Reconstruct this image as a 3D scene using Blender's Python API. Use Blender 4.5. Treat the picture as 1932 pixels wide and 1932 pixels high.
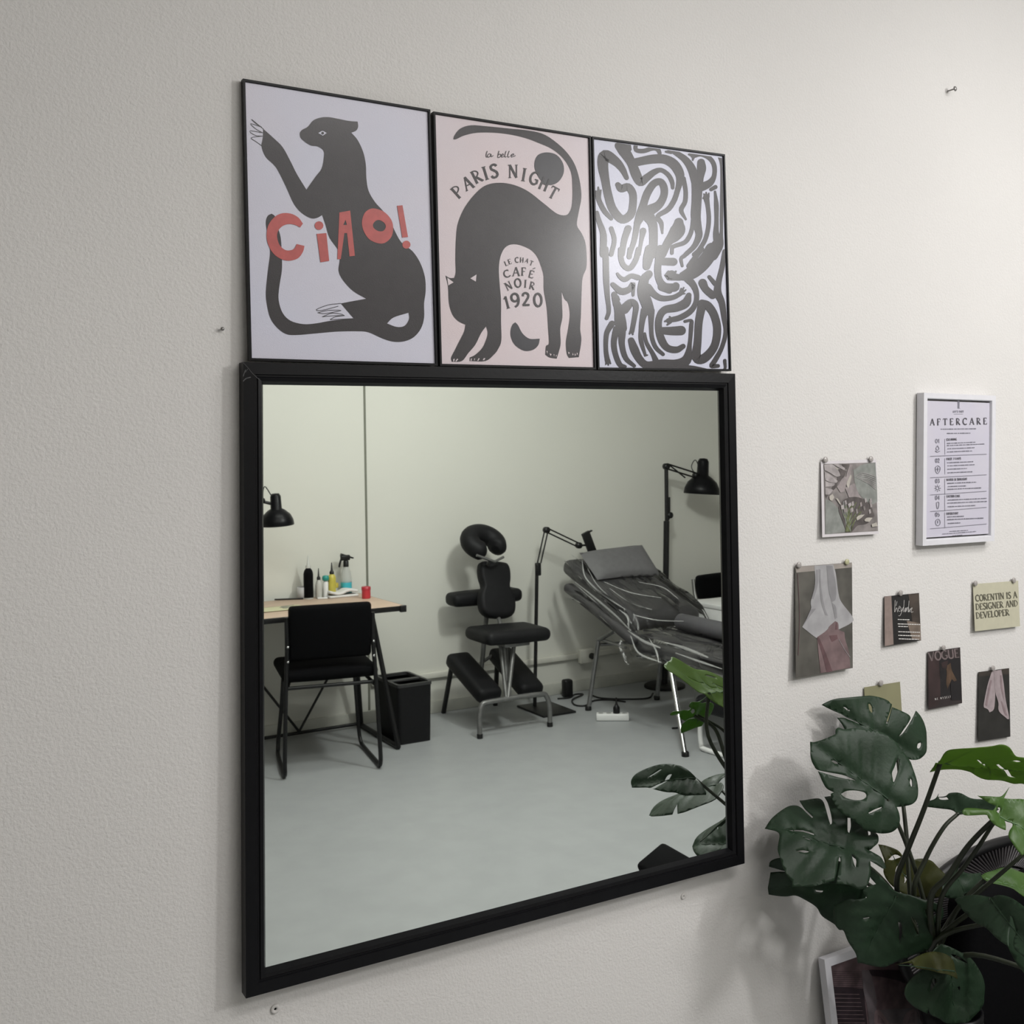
import bpy, bmesh, math, random
import numpy as np
from mathutils import Vector, Matrix
from mathutils.geometry import tessellate_polygon, delaunay_2d_cdt

for o in list(bpy.data.objects): bpy.data.objects.remove(o)
SC = bpy.context.scene
COL = SC.collection
random.seed(4)

# ------------------------------------------------------------------ camera, world, lights, exposure
ZC = 1.55                       # eye height of the hand-held phone
D = 1.5                         # distance of the phone from the mirror wall (wall plane y = 0, room y < 0)
YAW, PITCH, ROLL = math.radians(30.0089), math.radians(0.3303), math.radians(-0.4493)
FPX, CX, CY = 2041.75, 966.0, 799.03
FW = np.array([math.sin(YAW)*math.cos(PITCH), math.cos(YAW)*math.cos(PITCH), math.sin(PITCH)])
_r = np.array([math.cos(YAW), -math.sin(YAW), 0.0]); _u = np.cross(_r, FW)
RT = math.cos(ROLL)*_r + math.sin(ROLL)*_u
UP = -math.sin(ROLL)*_r + math.cos(ROLL)*_u
EYE = np.array([0.0, -D, ZC])
cd = bpy.data.cameras.new('camera'); cam = bpy.data.objects.new('camera', cd); COL.objects.link(cam)
cd.sensor_width = 36; cd.sensor_fit = 'HORIZONTAL'; cd.lens = FPX/1932*36
cd.shift_y = (CY-966)/1932; cd.clip_start = 0.05; cd.clip_end = 60
cam.matrix_world = Matrix(((RT[0], UP[0], -FW[0], EYE[0]), (RT[1], UP[1], -FW[1], EYE[1]), (RT[2], UP[2], -FW[2], EYE[2]), (0, 0, 0, 1)))
SC.camera = cam

W = bpy.data.worlds.new('world'); SC.world = W; W.use_nodes = True
W.node_tree.nodes['Background'].inputs[0].default_value = (0.9, 0.95, 1.0, 1)
W.node_tree.nodes['Background'].inputs[1].default_value = 0.02
def area(name, loc, size, power, col, sy=None, rot=(0, 0, 0)):
    l = bpy.data.lights.new(name, 'AREA'); l.energy = power; l.color = col; l.size = size
    if sy: l.shape = 'RECTANGLE'; l.size_y = sy
    o = bpy.data.objects.new(name, l); COL.objects.link(o); o.location = loc; o.rotation_euler = rot
    return o
def bulb(name, loc, power, col, rad):
    l = bpy.data.lights.new(name, 'POINT'); l.energy = power; l.color = col; l.shadow_soft_size = rad
    o = bpy.data.objects.new(name, l); COL.objects.link(o); o.location = loc; return o
bulb('pendant_lamp', (2.66, -2.14, 2.36), 82, (1.0, 0.99, 0.975), .11)
area('ceiling_lamp_wall', (2.3, -1.15, 2.69), 0.55, 16, (1.0, 0.985, 0.975), 0.25)
area('fill_lamp_middle', (1.05, -1.65, 2.69), 1.1, 21, (1.0, 0.975, 0.95), 0.35)  # added fill, unseen: brightens the wall above and left of the mirror
area('fill_lamp_far', (2.0, -3.1, 2.69), 1.2, 14, (1.0, 0.985, 0.96), 0.3)  # added fill, unseen: lights the far wall in the reflection
VS = SC.view_settings
VS.view_transform = 'Standard'; VS.look = 'None'; VS.gamma = 1.0; VS.use_curve_mapping = False
VS.exposure = 0.0
SC.cycles.max_bounces = 10; SC.cycles.transparent_max_bounces = 16
SC.cycles.use_denoising = True

# ------------------------------------------------------------------ from picture position to place
def ray(u, v): return FW + RT*(u-CX)/FPX - UP*(v-CY)/FPX
def at(u, v, y):                                   # point seen at (u, v) on the upright plane y
    d = ray(u, v); return EYE + d*((y-EYE[1])/d[1])
def on(u, v, P, n):
    d = ray(u, v); return EYE + d*(((P-EYE)@n)/(d@n))
TM, GY = -0.0115, -0.022                            # lean and depth of the mirror glass
MN = np.array([0, 1, TM]); MN = MN/np.linalg.norm(MN); MQ = np.array([0, GY, ZC-.776])
def mray(u, v):
    d = ray(u, v); H = EYE + d*(((MQ-EYE)@MN)/(d@MN)); return H, d-2*(d@MN)*MN
def mz(u, v, z): P, d = mray(u, v); return P + d*((z-P[2])/d[2])
def my(u, v, y): P, d = mray(u, v); return P + d*((y-P[1])/d[1])
def mx(u, v, x): P, d = mray(u, v); return P + d*((x-P[0])/d[0])
def V(*a): return np.array(a, float)
def unit(a): a = np.asarray(a, float); return a/np.linalg.norm(a)

# ------------------------------------------------------------------ materials
MATS = {}
def mat(name, col, rough=.6, metal=0.0, spec=.5, noise=0.0, nscale=30.0, bump=0.0, bscale=200.0, col2=None, transl=0.0, coat=0.0, coatr=.2, detail=2.0, stretch=None):
    if name in MATS: return MATS[name]
    m = bpy.data.materials.new(name); m.use_nodes = True
    nt = m.node_tree; b = nt.nodes['Principled BSDF']
    b.inputs['Roughness'].default_value = rough; b.inputs['Metallic'].default_value = metal
    b.inputs['Specular IOR Level'].default_value = spec
    b.inputs['Coat Weight'].default_value = coat; b.inputs['Coat Roughness'].default_value = coatr
    tc = nt.nodes.new('ShaderNodeTexCoord'); src = tc.outputs['Object']
    if stretch:
        mp = nt.nodes.new('ShaderNodeMapping'); mp.inputs['Scale'].default_value = stretch
        nt.links.new(src, mp.inputs[0]); src = mp.outputs[0]
    c2 = col2 or tuple(min(1, c*(1+noise)) for c in col)
    c1 = tuple(c*(1-noise) for c in col) if not col2 else col
    if noise or col2:
        n = nt.nodes.new('ShaderNodeTexNoise'); n.inputs['Scale'].default_value = nscale; n.inputs['Detail'].default_value = detail
        nt.links.new(src, n.inputs['Vector'])
        r = nt.nodes.new('ShaderNodeValToRGB'); r.color_ramp.elements[0].position = .35; r.color_ramp.elements[1].position = .65
        r.color_ramp.elements[0].color = (*c1, 1); r.color_ramp.elements[1].color = (*c2, 1)
        nt.links.new(n.outputs['Fac'], r.inputs[0]); nt.links.new(r.outputs[0], b.inputs['Base Color'])
    else: b.inputs['Base Color'].default_value = (*col, 1)
    if bump:
        n2 = nt.nodes.new('ShaderNodeTexNoise'); n2.inputs['Scale'].default_value = bscale; n2.inputs['Detail'].default_value = 3
        nt.links.new(src, n2.inputs['Vector'])
        bp = nt.nodes.new('ShaderNodeBump'); bp.inputs['Strength'].default_value = bump; bp.inputs['Distance'].default_value = .002
        nt.links.new(n2.outputs['Fac'], bp.inputs['Height']); nt.links.new(bp.outputs[0], b.inputs['Normal'])
    if transl:
        t = nt.nodes.new('ShaderNodeBsdfTranslucent'); t.inputs[0].default_value = (*[min(1, c*2.2) for c in c2], 1)
        mx_ = nt.nodes.new('ShaderNodeMixShader'); mx_.inputs[0].default_value = transl
        out = nt.nodes['Material Output']
        nt.links.new(b.outputs[0], mx_.inputs[1]); nt.links.new(t.outputs[0], mx_.inputs[2]); nt.links.new(mx_.outputs[0], out.inputs[0])
    MATS[name] = m; return m

def film(name, op=.22, tint=(.08, .08, .08)):
    m = bpy.data.materials.new(name); m.use_nodes = True; nt = m.node_tree
    b = nt.nodes['Principled BSDF']; b.inputs['Base Color'].default_value = (*tint, 1); b.inputs['Roughness'].default_value = .09
    b.inputs['Specular IOR Level'].default_value = .9
    t = nt.nodes.new('ShaderNodeBsdfTransparent'); mx_ = nt.nodes.new('ShaderNodeMixShader'); mx_.inputs[0].default_value = op
    nt.links.new(t.outputs[0], mx_.inputs[1]); nt.links.new(b.outputs[0], mx_.inputs[2]); nt.links.new(mx_.outputs[0], nt.nodes['Material Output'].inputs[0])
    if name == 'clear_film':                                # thin cling film: see-through face on, shiny at a slant
        lw = nt.nodes.new('ShaderNodeLayerWeight'); lw.inputs[0].default_value = .32
        gl_ = nt.nodes.new('ShaderNodeBsdfGlossy'); gl_.inputs['Color'].default_value = (.9, .9, .9, 1); gl_.inputs['Roughness'].default_value = .10
        nt.links.new(lw.outputs['Fresnel'], mx_.inputs[0]); nt.links.new(gl_.outputs[0], mx_.inputs[2])
    return m

M_WALL = mat('painted_wall', (.655, .638, .622), .75, spec=.25, noise=.025, nscale=1.6, bump=.55, bscale=260)
M_WALL2 = mat('painted_far_wall', (.66, .655, .60), .75, spec=.25, noise=.015, nscale=1.2, bump=.15, bscale=200)
M_CEIL = mat('ceiling_paint', (.60, .59, .575), .8)
M_FLOOR = mat('vinyl_floor', (.335, .346, .352), .42, spec=.45, noise=.03, nscale=9, bump=.08, bscale=120)
M_BLK = mat('black_lacquer', (.0045, .0045, .0055), .36, spec=.16, noise=.1, nscale=40, bump=.05)
M_BLKM = mat('black_metal', (.006, .006, .0065), .42, spec=.35, noise=.1, nscale=50)
M_FAB = mat('black_fabric', (.0028, .0028, .0034), .85, spec=.08, noise=.15, nscale=200, bump=.3, bscale=600)
M_VINB = mat('black_vinyl', (.0085, .0085, .0095), .55, spec=.2, noise=.12, nscale=60, bump=.2, bscale=500)
M_CHR = mat('chrome', (.62, .62, .62), .2, metal=1.0, noise=.05)
M_GMET = mat('dull_grey_metal', (.22, .22, .215), .45, metal=.7, noise=.1, nscale=40)
M_WOOD = mat('desk_wood', (.50, .365, .27), .55, col2=(.58, .44, .34), nscale=6, stretch=(1, 14, 14), bump=.1, bscale=60)
M_PAPER = mat('white_paper', (.62, .62, .66), .7, noise=.01, nscale=30)
M_WHITE = mat('white_plastic', (.72, .72, .71), .45, noise=.02)
M_WFR = mat('white_frame_paint', (.66, .655, .69), .5, noise=.02, nscale=60)
M_GLASS = mat('mirror_silver', (.83, .875, .835), .012, metal=1.0)

# ------------------------------------------------------------------ objects, things, parts
ORG = {}
def thing(name, label, cat, loc, group=None):
    o = bpy.data.objects.new(name, None); COL.objects.link(o); o.location = Vector([float(c) for c in loc]); o.empty_display_size = .05
    o['label'] = label; o['category'] = cat
    if group: o['group'] = group
    ORG[o.name] = np.array(loc, float); return o
def tag(o, label, cat, group=None):
    o['label'] = label; o['category'] = cat
    if group: o['group'] = group
    return o

class MB:
    def __init__(s): s.v = []; s.f = []; s.m = []; s.s = []
    def add(s, vs, fs, mi=0, smooth=False):
        b = len(s.v); s.v += [tuple(float(c) for c in p) for p in vs]
        for f in fs: s.f.append([i+b for i in f]); s.m.append(mi); s.s.append(smooth)
        return s
    def quad(s, a, b, c, d, mi=0): return s.add([a, b, c, d], [[0, 1, 2, 3]], mi)
    def box(s, c, size, R=None, bev=0.0, seg=2, mi=0, smooth=None):
        bm = bmesh.new(); bmesh.ops.create_cube(bm, size=1)
        bmesh.ops.scale(bm, vec=size, verts=bm.verts)
        if bev: bmesh.ops.bevel(bm, geom=list(bm.edges), offset=min(bev, min(size)*.49), segments=seg, profile=.5, affect='EDGES')
        bm.verts.index_update(); R = np.eye(3) if R is None else np.asarray(R)
        vs = [R @ np.array(v.co) + np.array(c) for v in bm.verts]; fs = [[v.index for v in f.verts] for f in bm.faces]; bm.free()
        return s.add(vs, fs, mi, bool(bev) if smooth is None else smooth)
    def tube(s, pts, r, n=10, mi=0, closed=False):
        P = [np.asarray(p, float) for p in pts]; k = len(P)
        rs = list(r) if hasattr(r, '__len__') else [r]*k
        T = []
        for i in range(k):
            a = P[(i-1) % k] if (closed or i > 0) else P[i]; b = P[(i+1) % k] if (closed or i < k-1) else P[i]
            T.append(unit(b-a) if np.linalg.norm(b-a) > 1e-9 else V(0, 0, 1))
        x = np.cross(T[0], V(0, 0, 1));  x = np.cross(T[0], V(1, 0, 0)) if np.linalg.norm(x) < 1e-3 else x
        x = unit(x); vs = []
        for i in range(k):
            x = unit(x - T[i]*(x@T[i])); y = np.cross(T[i], x)
            for j in range(n):
                a = 2*math.pi*j/n; vs.append(P[i] + (x*math.cos(a)+y*math.sin(a))*rs[i])
        fs = [[i*n+j, i*n+(j+1) % n, (i+1)*n+(j+1) % n, (i+1)*n+j] for i in range(k-1) for j in range(n)]
        if closed: fs += [[(k-1)*n+j, (k-1)*n+(j+1) % n, (j+1) % n, j] for j in range(n)]
        s.add(vs, fs, mi, True)
        if not closed:
            s.add(vs[:n], [list(range(n))[::-1]], mi); s.add(vs[-n:], [list(range(n))], mi)
        return s
    def lathe(s, prof, o, axis=(0, 0, 1), n=24, mi=0, flat=False):
        z = unit(axis); x = np.cross(z, V(0, 1, 0)); x = V(1, 0, 0) if np.linalg.norm(x) < 1e-3 else unit(x); y = np.cross(z, x); vs = []
        for r, h in prof:
            for j in range(n):
                a = 2*math.pi*j/n; vs.append(np.asarray(o) + z*h + (x*math.cos(a)+y*math.sin(a))*max(r, 1e-5))
        k = len(prof)
        s.add(vs, [[i*n+j, i*n+(j+1) % n, (i+1)*n+(j+1) % n, (i+1)*n+j] for i in range(k-1) for j in range(n)], mi, not flat)
        return s
    def build(s, name, mats, parent=None, bevelmod=0.0, solid=0.0, subsurf=0):
        me = bpy.data.meshes.new(name); o = bpy.data.objects.new(name, me); COL.objects.link(o)
        org = np.zeros(3)
        if parent is not None: org = ORG[parent.name]; o.parent = parent
        elif s.v:
            a = np.array(s.v); org = V(*( (a.min(0)+a.max(0))/2 )); org[2] = a[:, 2].min(); o.location = Vector(org)
        ORG[o.name] = org
        me.from_pydata([tuple(np.array(p)-org) for p in s.v], [], s.f)
        for m in (mats if isinstance(mats, (list, tuple)) else [mats]): me.materials.append(m)
        for i, p in enumerate(me.polygons): p.material_index = s.m[i]; p.use_smooth = s.s[i]
        me.update()
        if solid:
            md = o.modifiers.new('thickness', 'SOLIDIFY'); md.thickness = solid; md.offset = 0
        if bevelmod:
            md = o.modifiers.new('bevel', 'BEVEL'); md.width = bevelmod; md.segments = 2; md.limit_method = 'ANGLE'
        if subsurf:
            md = o.modifiers.new('round', 'SUBSURF'); md.levels = subsurf; md.render_levels = subsurf
        return o

def spl(pts, k=6, closed=False):
    P = [np.asarray(p, float) for p in pts]; n = len(P); out = []
    for i in range(n if closed else n-1):
        p0 = P[(i-1) % n] if (closed or i) else 2*P[0]-P[1]; p1 = P[i]; p2 = P[(i+1) % n]
        p3 = P[(i+2) % n] if (closed or i+2 < n) else 2*P[-1]-P[-2]
        for j in range(k):
            t = j/k; out.append(.5*((2*p1)+(-p0+p2)*t+(2*p0-5*p1+4*p2-p3)*t*t+(-p0+3*p1-3*p2+p3)*t**3))
    if not closed: out.append(P[-1])
    return out
def outline(pts, k=4, ang=58):                       # closed outline, rounded except at sharp corners
    P = [np.asarray(p, float) for p in pts]; n = len(P); cor = []
    for i in range(n):
        a = unit(P[i]-P[i-1]); b = unit(P[(i+1) % n]-P[i])
        if math.degrees(math.acos(max(-1, min(1, a@b)))) > ang: cor.append(i)
    if not cor: return spl(P, k, True)
    out = []
    for ci, c in enumerate(cor):
        e = cor[(ci+1) % len(cor)]; idx = [c]
        while True:
            idx.append((idx[-1]+1) % n)
            if idx[-1] == e: break
        out += spl([P[i] for i in idx], k)[:-1]
    return out
def rotz(a): c, s = math.cos(a), math.sin(a); return np.array([[c, -s, 0], [s, c, 0], [0, 0, 1]])
def basis(x, y): x = unit(x); z = unit(np.cross(x, y)); return np.array([x, np.cross(z, x), z]).T

def miter(mb, C, n, prof, mi=0):                     # a picture-frame moulding: corners C (in order), profile (inward, out of wall)
    C = [np.asarray(c, float) for c in C]; ring = []
    for i in range(4):
        e1 = unit(C[i]-C[i-1]); e2 = unit(C[(i+1) % 4]-C[i]); inn = unit(e2-e1)
        k = 1/max(.3, math.sin(math.acos(max(-1, min(1, -(e1@e2))))/2))
        ring.append([C[i]+inn*s_*k+n*d_ for s_, d_ in prof])
    m = len(prof); vs = [p for r_ in ring for p in r_]
    mb.add(vs, [[i*m+j, ((i+1) % 4)*m+j, ((i+1) % 4)*m+(j+1) % m, i*m+(j+1) % m] for i in range(4) for j in range(m)], mi)
    return mb

# ------------------------------------------------------------------ printing on flat things
class Art:
    """ink on a sheet: every shape lies in the sheet's own plane, each layer a hair in front of the last"""
    def __init__(s, mb, P, n, tf): s.mb = mb; s.P = np.asarray(P, float); s.n = unit(n); s.tf = tf; s.k = 0
    clip = None
    def map(s, p, lift):
        u, v = s.tf(p[0], p[1]); q = on(u, v, s.P+s.n*lift, s.n)
        if s.clip is not None:                          # ink stops at the edge of the paper
            C = s.clip; ex, ey = C[1]-C[0], C[3]-C[0]; r_ = q-C[0]; a_, b_ = (r_@ex)/(ex@ex), (r_@ey)/(ey@ey)
            q = q+ex*(max(.014, min(.986, a_))-a_)+ey*(max(.010, min(.990, b_))-b_)
        return q
    def _l(s, layer): s.k += 1; return layer*.00035 + s.k*.0000012
    def poly(s, pts, mi, layer=1, holes=(), smooth=True):
        o = outline(pts) if smooth else [np.asarray(p, float) for p in pts]
        H = [outline(h) if smooth else [np.asarray(p, float) for p in h] for h in holes]
        L = s._l(layer); allp = o + [p for h in H for p in h]
        tri = tessellate_polygon([[Vector((p[0], p[1], 0)) for p in o]]+[[Vector((p[0], p[1], 0)) for p in h] for h in H])
        s.mb.add([s.map(p, L) for p in allp], [list(t) for t in tri], mi)
    def stroke(s, pts, mi, w=None, layer=1, k=5, cap=True):
        Q = [V(p[0], p[1], p[2] if len(p) > 2 else w) for p in pts]
        S = spl(Q, k) if len(Q) > 2 and k > 1 else Q
        L = s._l(layer); lt = []; rt = []
        for i, p in enumerate(S):
            t = unit((S[min(i+1, len(S)-1)]-S[max(i-1, 0)])[:2]); nn = V(-t[1], t[0])
            lt.append(p[:2]+nn*p[2]/2); rt.append(p[:2]-nn*p[2]/2)
        m = len(S); s.mb.add([s.map(p, L) for p in lt+rt], [[i, i+1, m+i+1, m+i] for i in range(m-1)], mi)
        if cap:
            for p in (S[0], S[-1]): s.disc(p[0], p[1], p[2]/2, mi, layer)
    def disc(s, x, y, r, mi, layer=1, ry=None):
        L = s._l(layer); s.mb.add([s.map((x+r*math.cos(a*math.pi/7), y+(ry or r)*math.sin(a*math.pi/7)), L) for a in range(14)], [list(range(14))], mi)
    def glyph(s, ch, bl, tl, mi, ws=1.0, wt=1.0, serif=True, layer=2, right=None):
        if ch not in GL: return
        wd, st = GL[ch]; b = V(*bl); u = V(*tl)-b; h = np.linalg.norm(u)
        r = (V(-u[1], u[0]) if right is None else V(*right)*h)*ws
        for s_ in st:
            w_, pts = s_[0], s_[1]
            if w_ == 'F' and not serif: continue
            ww = {'T': .17, 't': .09, 'F': .06}[w_]*h*wt
            s.stroke([b+r*x+u*y for x, y in pts], mi, ww, layer, 4 if len(s_) > 2 else 1, cap=False)
    def text(s, txt, A, B, h, mi, wt=1.0, serif=True, gap=.25, layer=2, lean=0.0):
        A, B = V(*A), V(*B); d = B-A; L = np.linalg.norm(d); e = d/L; up = V(e[1], -e[0])+e*lean
        tot = sum((GL[c][0] if c in GL else .35)+gap for c in txt)-gap; ws = L/(tot*h); x = 0
        for c in txt:
            if c in GL: p = A+e*x*h*ws; s.glyph(c, p, p+up*h, mi, ws, wt, serif, layer, right=e)
            x += (GL[c][0] if c in GL else .35)+gap
def zoom(x0, y0, sc): return lambda x, y: (x0+x/sc, y0+y/sc)

def _f(x, y, w=.1): return ('F', [(x-w, y), (x+w, y)])
def arc(cx, cy, rx, ry, a0, a1, n=9): return [(cx+rx*math.cos(math.radians(a0+(a1-a0)*i/(n-1))), cy+ry*math.sin(math.radians(a0+(a1-a0)*i/(n-1)))) for i in range(n)]
GL = {
 'A': (.72, [('t', [(.05, 0), (.36, 1)]), ('T', [(.36, 1), (.67, 0)]), ('t', [(.16, .36), (.56, .36)]), _f(.05, .02), _f(.67, .02)]),
 'B': (.6, [('T', [(.1, 0), (.1, 1)]), ('t', arc(.1, .76, .4, .24, 90, -90), 1), ('t', arc(.1, .26, .48, .26, 90, -90), 1)]),
 'C': (.7, [('T', arc(.42, .5, .36, .47, 50, 310, 13), 1), ('F', [(.64, .72), (.66, .95)])]),
 'D': (.72, [('T', [(.12, 0), (.12, 1)]), ('t', arc(.12, .5, .54, .48, 90, -90, 11), 1), _f(.1, .02), _f(.1, .98)]),
 'E': (.58, [('T', [(.12, 0), (.12, 1)]), ('t', [(.12, .97), (.52, .97)]), ('t', [(.12, .52), (.44, .52)]), ('t', [(.12, .03), (.55, .03)]), ('F', [(.52, .97), (.52, .8)]), ('F', [(.54, .03), (.56, .22)])]),
 'F': (.55, [('T', [(.12, 0), (.12, 1)]), ('t', [(.12, .97), (.52, .97)]), ('t', [(.12, .52), (.44, .52)]), ('F', [(.52, .97), (.52, .78)]), _f(.12, .02, .14)]),
 'G': (.75, [('T', arc(.42, .5, .36, .47, 50, 300, 13), 1), ('T', [(.66, .1), (.66, .42)]), ('t', [(.45, .42), (.72, .42)])]),
 'H': (.75, [('T', [(.12, 0), (.12, 1)]), ('T', [(.62, 0), (.62, 1)]), ('t', [(.12, .5), (.62, .5)]), _f(.12, .02), _f(.62, .02), _f(.12, .98), _f(.62, .98)]),
 'I': (.28, [('T', [(.13, 0), (.13, 1)]), _f(.13, .02, .14), _f(.13, .98, .14)]),
 'L': (.55, [('T', [(.12, 0), (.12, 1)]), ('t', [(.12, .03), (.54, .03)]), _f(.12, .98), ('F', [(.53, .03), (.55, .22)])]),
 'M': (.85, [('t', [(.1, 0), (.13, 1)]), ('T', [(.13, 1), (.42, .15)]), ('t', [(.42, .15), (.7, 1)]), ('T', [(.7, 1), (.74, 0)]), _f(.1, .02), _f(.74, .02)]),
 'N': (.75, [('t', [(.1, 0), (.1, 1)]), ('T', [(.1, 1), (.64, 0)]), ('t', [(.64, 0), (.64, 1)]), _f(.1, .02), _f(.64, .98), _f(.06, .98)]),
 'O': (.78, [('T', arc(.39, .5, .33, .47, 0, 360, 17), 1)]),
 'P': (.58, [('T', [(.12, 0), (.12, 1)]), ('t', arc(.12, .72, .42, .26, 90, -90), 1), _f(.12, .02), _f(.06, .98, .07)]),
 'R': (.66, [('T', [(.12, 0), (.12, 1)]), ('t', arc(.12, .73, .40, .25, 90, -90), 1), ('T', [(.25, .48), (.62, 0)]), _f(.12, .02), _f(.06, .98, .07), _f(.62, .02, .08)]),
 'S': (.55, [('T', [(.48, .84), (.4, .95), (.25, .97), (.1, .86), (.12, .66), (.28, .54), (.44, .4), (.48, .2), (.36, .04), (.18, .03), (.07, .16)], 1)]),
 'T': (.68, [('T', [(.34, 0), (.34, 1)]), ('t', [(.02, .96), (.66, .96)]), _f(.34, .02, .12), ('F', [(.03, .97), (.03, .78)]), ('F', [(.65, .97), (.65, .78)])]),
 'U': (.75, [('T', [(.12, 1), (.12, .3), (.2, .08), (.37, .02), (.55, .08), (.62, .3), (.62, 1)], 1), _f(.12, .98), _f(.62, .98)]),
 'V': (.72, [('T', [(.05, 1), (.36, 0)]), ('t', [(.36, 0), (.67, 1)]), _f(.05, .98), _f(.67, .98)]),
 'W': (1.0, [('T', [(.04, 1), (.27, 0)]), ('t', [(.27, 0), (.5, .9)]), ('T', [(.5, .9), (.73, 0)]), ('t', [(.73, 0), (.96, 1)])]),
 'Y': (.7, [('T', [(.05, 1), (.35, .48)]), ('t', [(.35, .48), (.65, 1)]), ('T', [(.35, .48), (.35, 0)])]),
 '0': (.66, [('T', arc(.33, .5, .27, .47, 0, 360, 17), 1)]),
 '1': (.4, [('T', [(.22, 0), (.22, 1)]), ('t', [(.22, .98), (.04, .8)]), _f(.22, .02, .14)]),
 '2': (.6, [('T', [(.08, .74), (.14, .92), (.32, .97), (.48, .86), (.48, .64), (.32, .38), (.08, .05)], 1), ('T', [(.06, .06), (.56, .06)])]),
 '3': (.58, [('T', [(.08, .84), (.26, .97), (.46, .84), (.44, .62), (.26, .53)], 1), ('T', [(.26, .53), (.46, .42), (.5, .2), (.3, .03), (.06, .14)], 1)]),
 '4': (.62, [('T', [(.44, 0), (.44, 1)]), ('t', [(.44, 1), (.05, .32)]), ('t', [(.05, .3), (.6, .3)])]),
 '5': (.58, [('t', [(.48, .95), (.14, .95)]), ('t', [(.14, .95), (.1, .55)]), ('T', [(.1, .55), (.3, .62), (.5, .46), (.5, .2), (.3, .03), (.06, .12)], 1)]),
 '7': (.55, [('t', [(.05, .95), (.52, .95)]), ('T', [(.52, .95), (.22, 0)])]),
 '9': (.64, [('T', arc(.32, .68, .25, .28, 0, 360, 13), 1), ('T', [(.57, .68), (.55, .4), (.42, .12), (.22, 0)], 1)]),
 '&': (.75, [('T', [(.7, 0), (.25, .65), (.22, .88), (.36, .97), (.46, .84), (.3, .58), (.1, .35), (.12, .1), (.32, .02), (.55, .15), (.66, .4)], 1)]),
 "'": (.2, [('T', [(.1, 1), (.08, .75)])]),
 '.': (.2, [('T', [(.1, 0), (.1, .14)])]),
}

# ------------------------------------------------------------------ the room
YB = -4.27; X0, X1, ZT = -1.7, 5.8, 2.72
def struct(name, mb, m, parent=None):
    o = mb.build(name, m, parent); o['kind'] = 'structure'; return o
def slab(a, b): a, b = V(*a), V(*b); return MB().box((a+b)/2, tuple(b-a))
struct('floor', slab((X0, YB, -.08), (X1, 0, 0)), M_FLOOR)
struct('ceiling', slab((X0, YB, ZT), (X1, 0, ZT+.08)), M_CEIL)
struct('wall_north', slab((X0, 0, -.08), (X1, .12, ZT+.08)), M_WALL)
SEAM = 2.352
struct('wall_south', slab((X0, YB-.12, -.08), (X1, YB, ZT+.08)), M_WALL2)
struct('wall_west', slab((X0-.12, YB-.12, -.08), (X0, .12, ZT+.08)), mat('side_wall_paint', (.42, .41, .38), .8, noise=.02, nscale=2))
struct('wall_east', slab((X1, YB-.12, -.08), (X1+.12, .12, ZT+.08)), MATS['side_wall_paint'])
M_TRIM = mat('trim_paint', (.60, .59, .53), .6, noise=.02, nscale=20)
M_GAP = mat('dark_panel_joint', (.17, .175, .14), .9, noise=.05)
struct('trim_1', slab((SEAM-.006, YB, .0), (SEAM+.006, YB+.003, ZT)), M_GAP)           # dark strip marking the joint between two wall panels
mb = MB(); mb.box(((SEAM+X1)/2, YB+.012, .222), (X1-SEAM-.02, .024, .035), bev=.005); struct('trim_2', mb, M_TRIM)   # cable trunking
M_SKIRT = mat('skirting_grey', (.50, .50, .45), .55, noise=.04, nscale=15)
mb = MB(); mb.box(((X0+X1)/2, YB+.006, .035), (X1-X0-.01, .012, .07), bev=.003); struct('baseboard_south', mb, M_SKIRT)

# ------------------------------------------------------------------ the mirror
def yfront(z, off): return GY - off - TM*(z-(ZC-.776))
MF = 0.010                                                     # frame face stands this far in front of the glass
fP = MQ - MN*MF
mir = thing('wall_mirror', 'large square mirror in a black wooden frame hung on the pale wall', 'mirror', at(930, 1780, -.01))
Cf = [on(u, v, fP, MN) for u, v in ((464, 1884), (1405, 1629), (1387, 705), (459, 683))]
Cb = [c for c in Cf]
prof = [(0, -.020), (0, 0), (.0165, .0005), (.0175, -.0015), (.0195, -.0015), (.021, 0), (.026, -.0012), (.0285, -.006), (.031, -.011), (.031, -.020)]
mb = MB(); miter(mb, Cf, -MN, prof); mb.build('frame', M_BLK, mir)
gi = [Cf[i]+MN*.0100 for i in range(4)]
cen = sum(gi)/4
gl = [c+(cen-c)*.026 for c in gi]
mb = MB(); mb.add(gl+[g+MN*.004 for g in gl], [[0, 1, 2, 3], [7, 6, 5, 4], [0, 4, 5, 1], [1, 5, 6, 2], [2, 6, 7, 3], [3, 7, 4, 0]])
mb.build('mirror_glass', M_GLASS, mir)
# worn corner of the frame, lighter scuffs on the upper left mitre
a = Art(MB(), fP-MN*.0003, -MN, zoom(430, 660, 4.83))
a.stroke([(134, 112), (180, 160), (225, 215), (285, 272)], 0, 4, 1)
a.stroke([(160, 185), (148, 215), (140, 240)], 0, 7, 1); a.stroke([(205, 250), (165, 262), (140, 285)], 0, 9, 1); a.stroke([(180, 175), (160, 205)], 0, 4, 1)
a.mb.build('mitre_scuff', mat('worn_paint', (.05, .05, .052), .45, noise=.3, nscale=300), mir)

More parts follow.
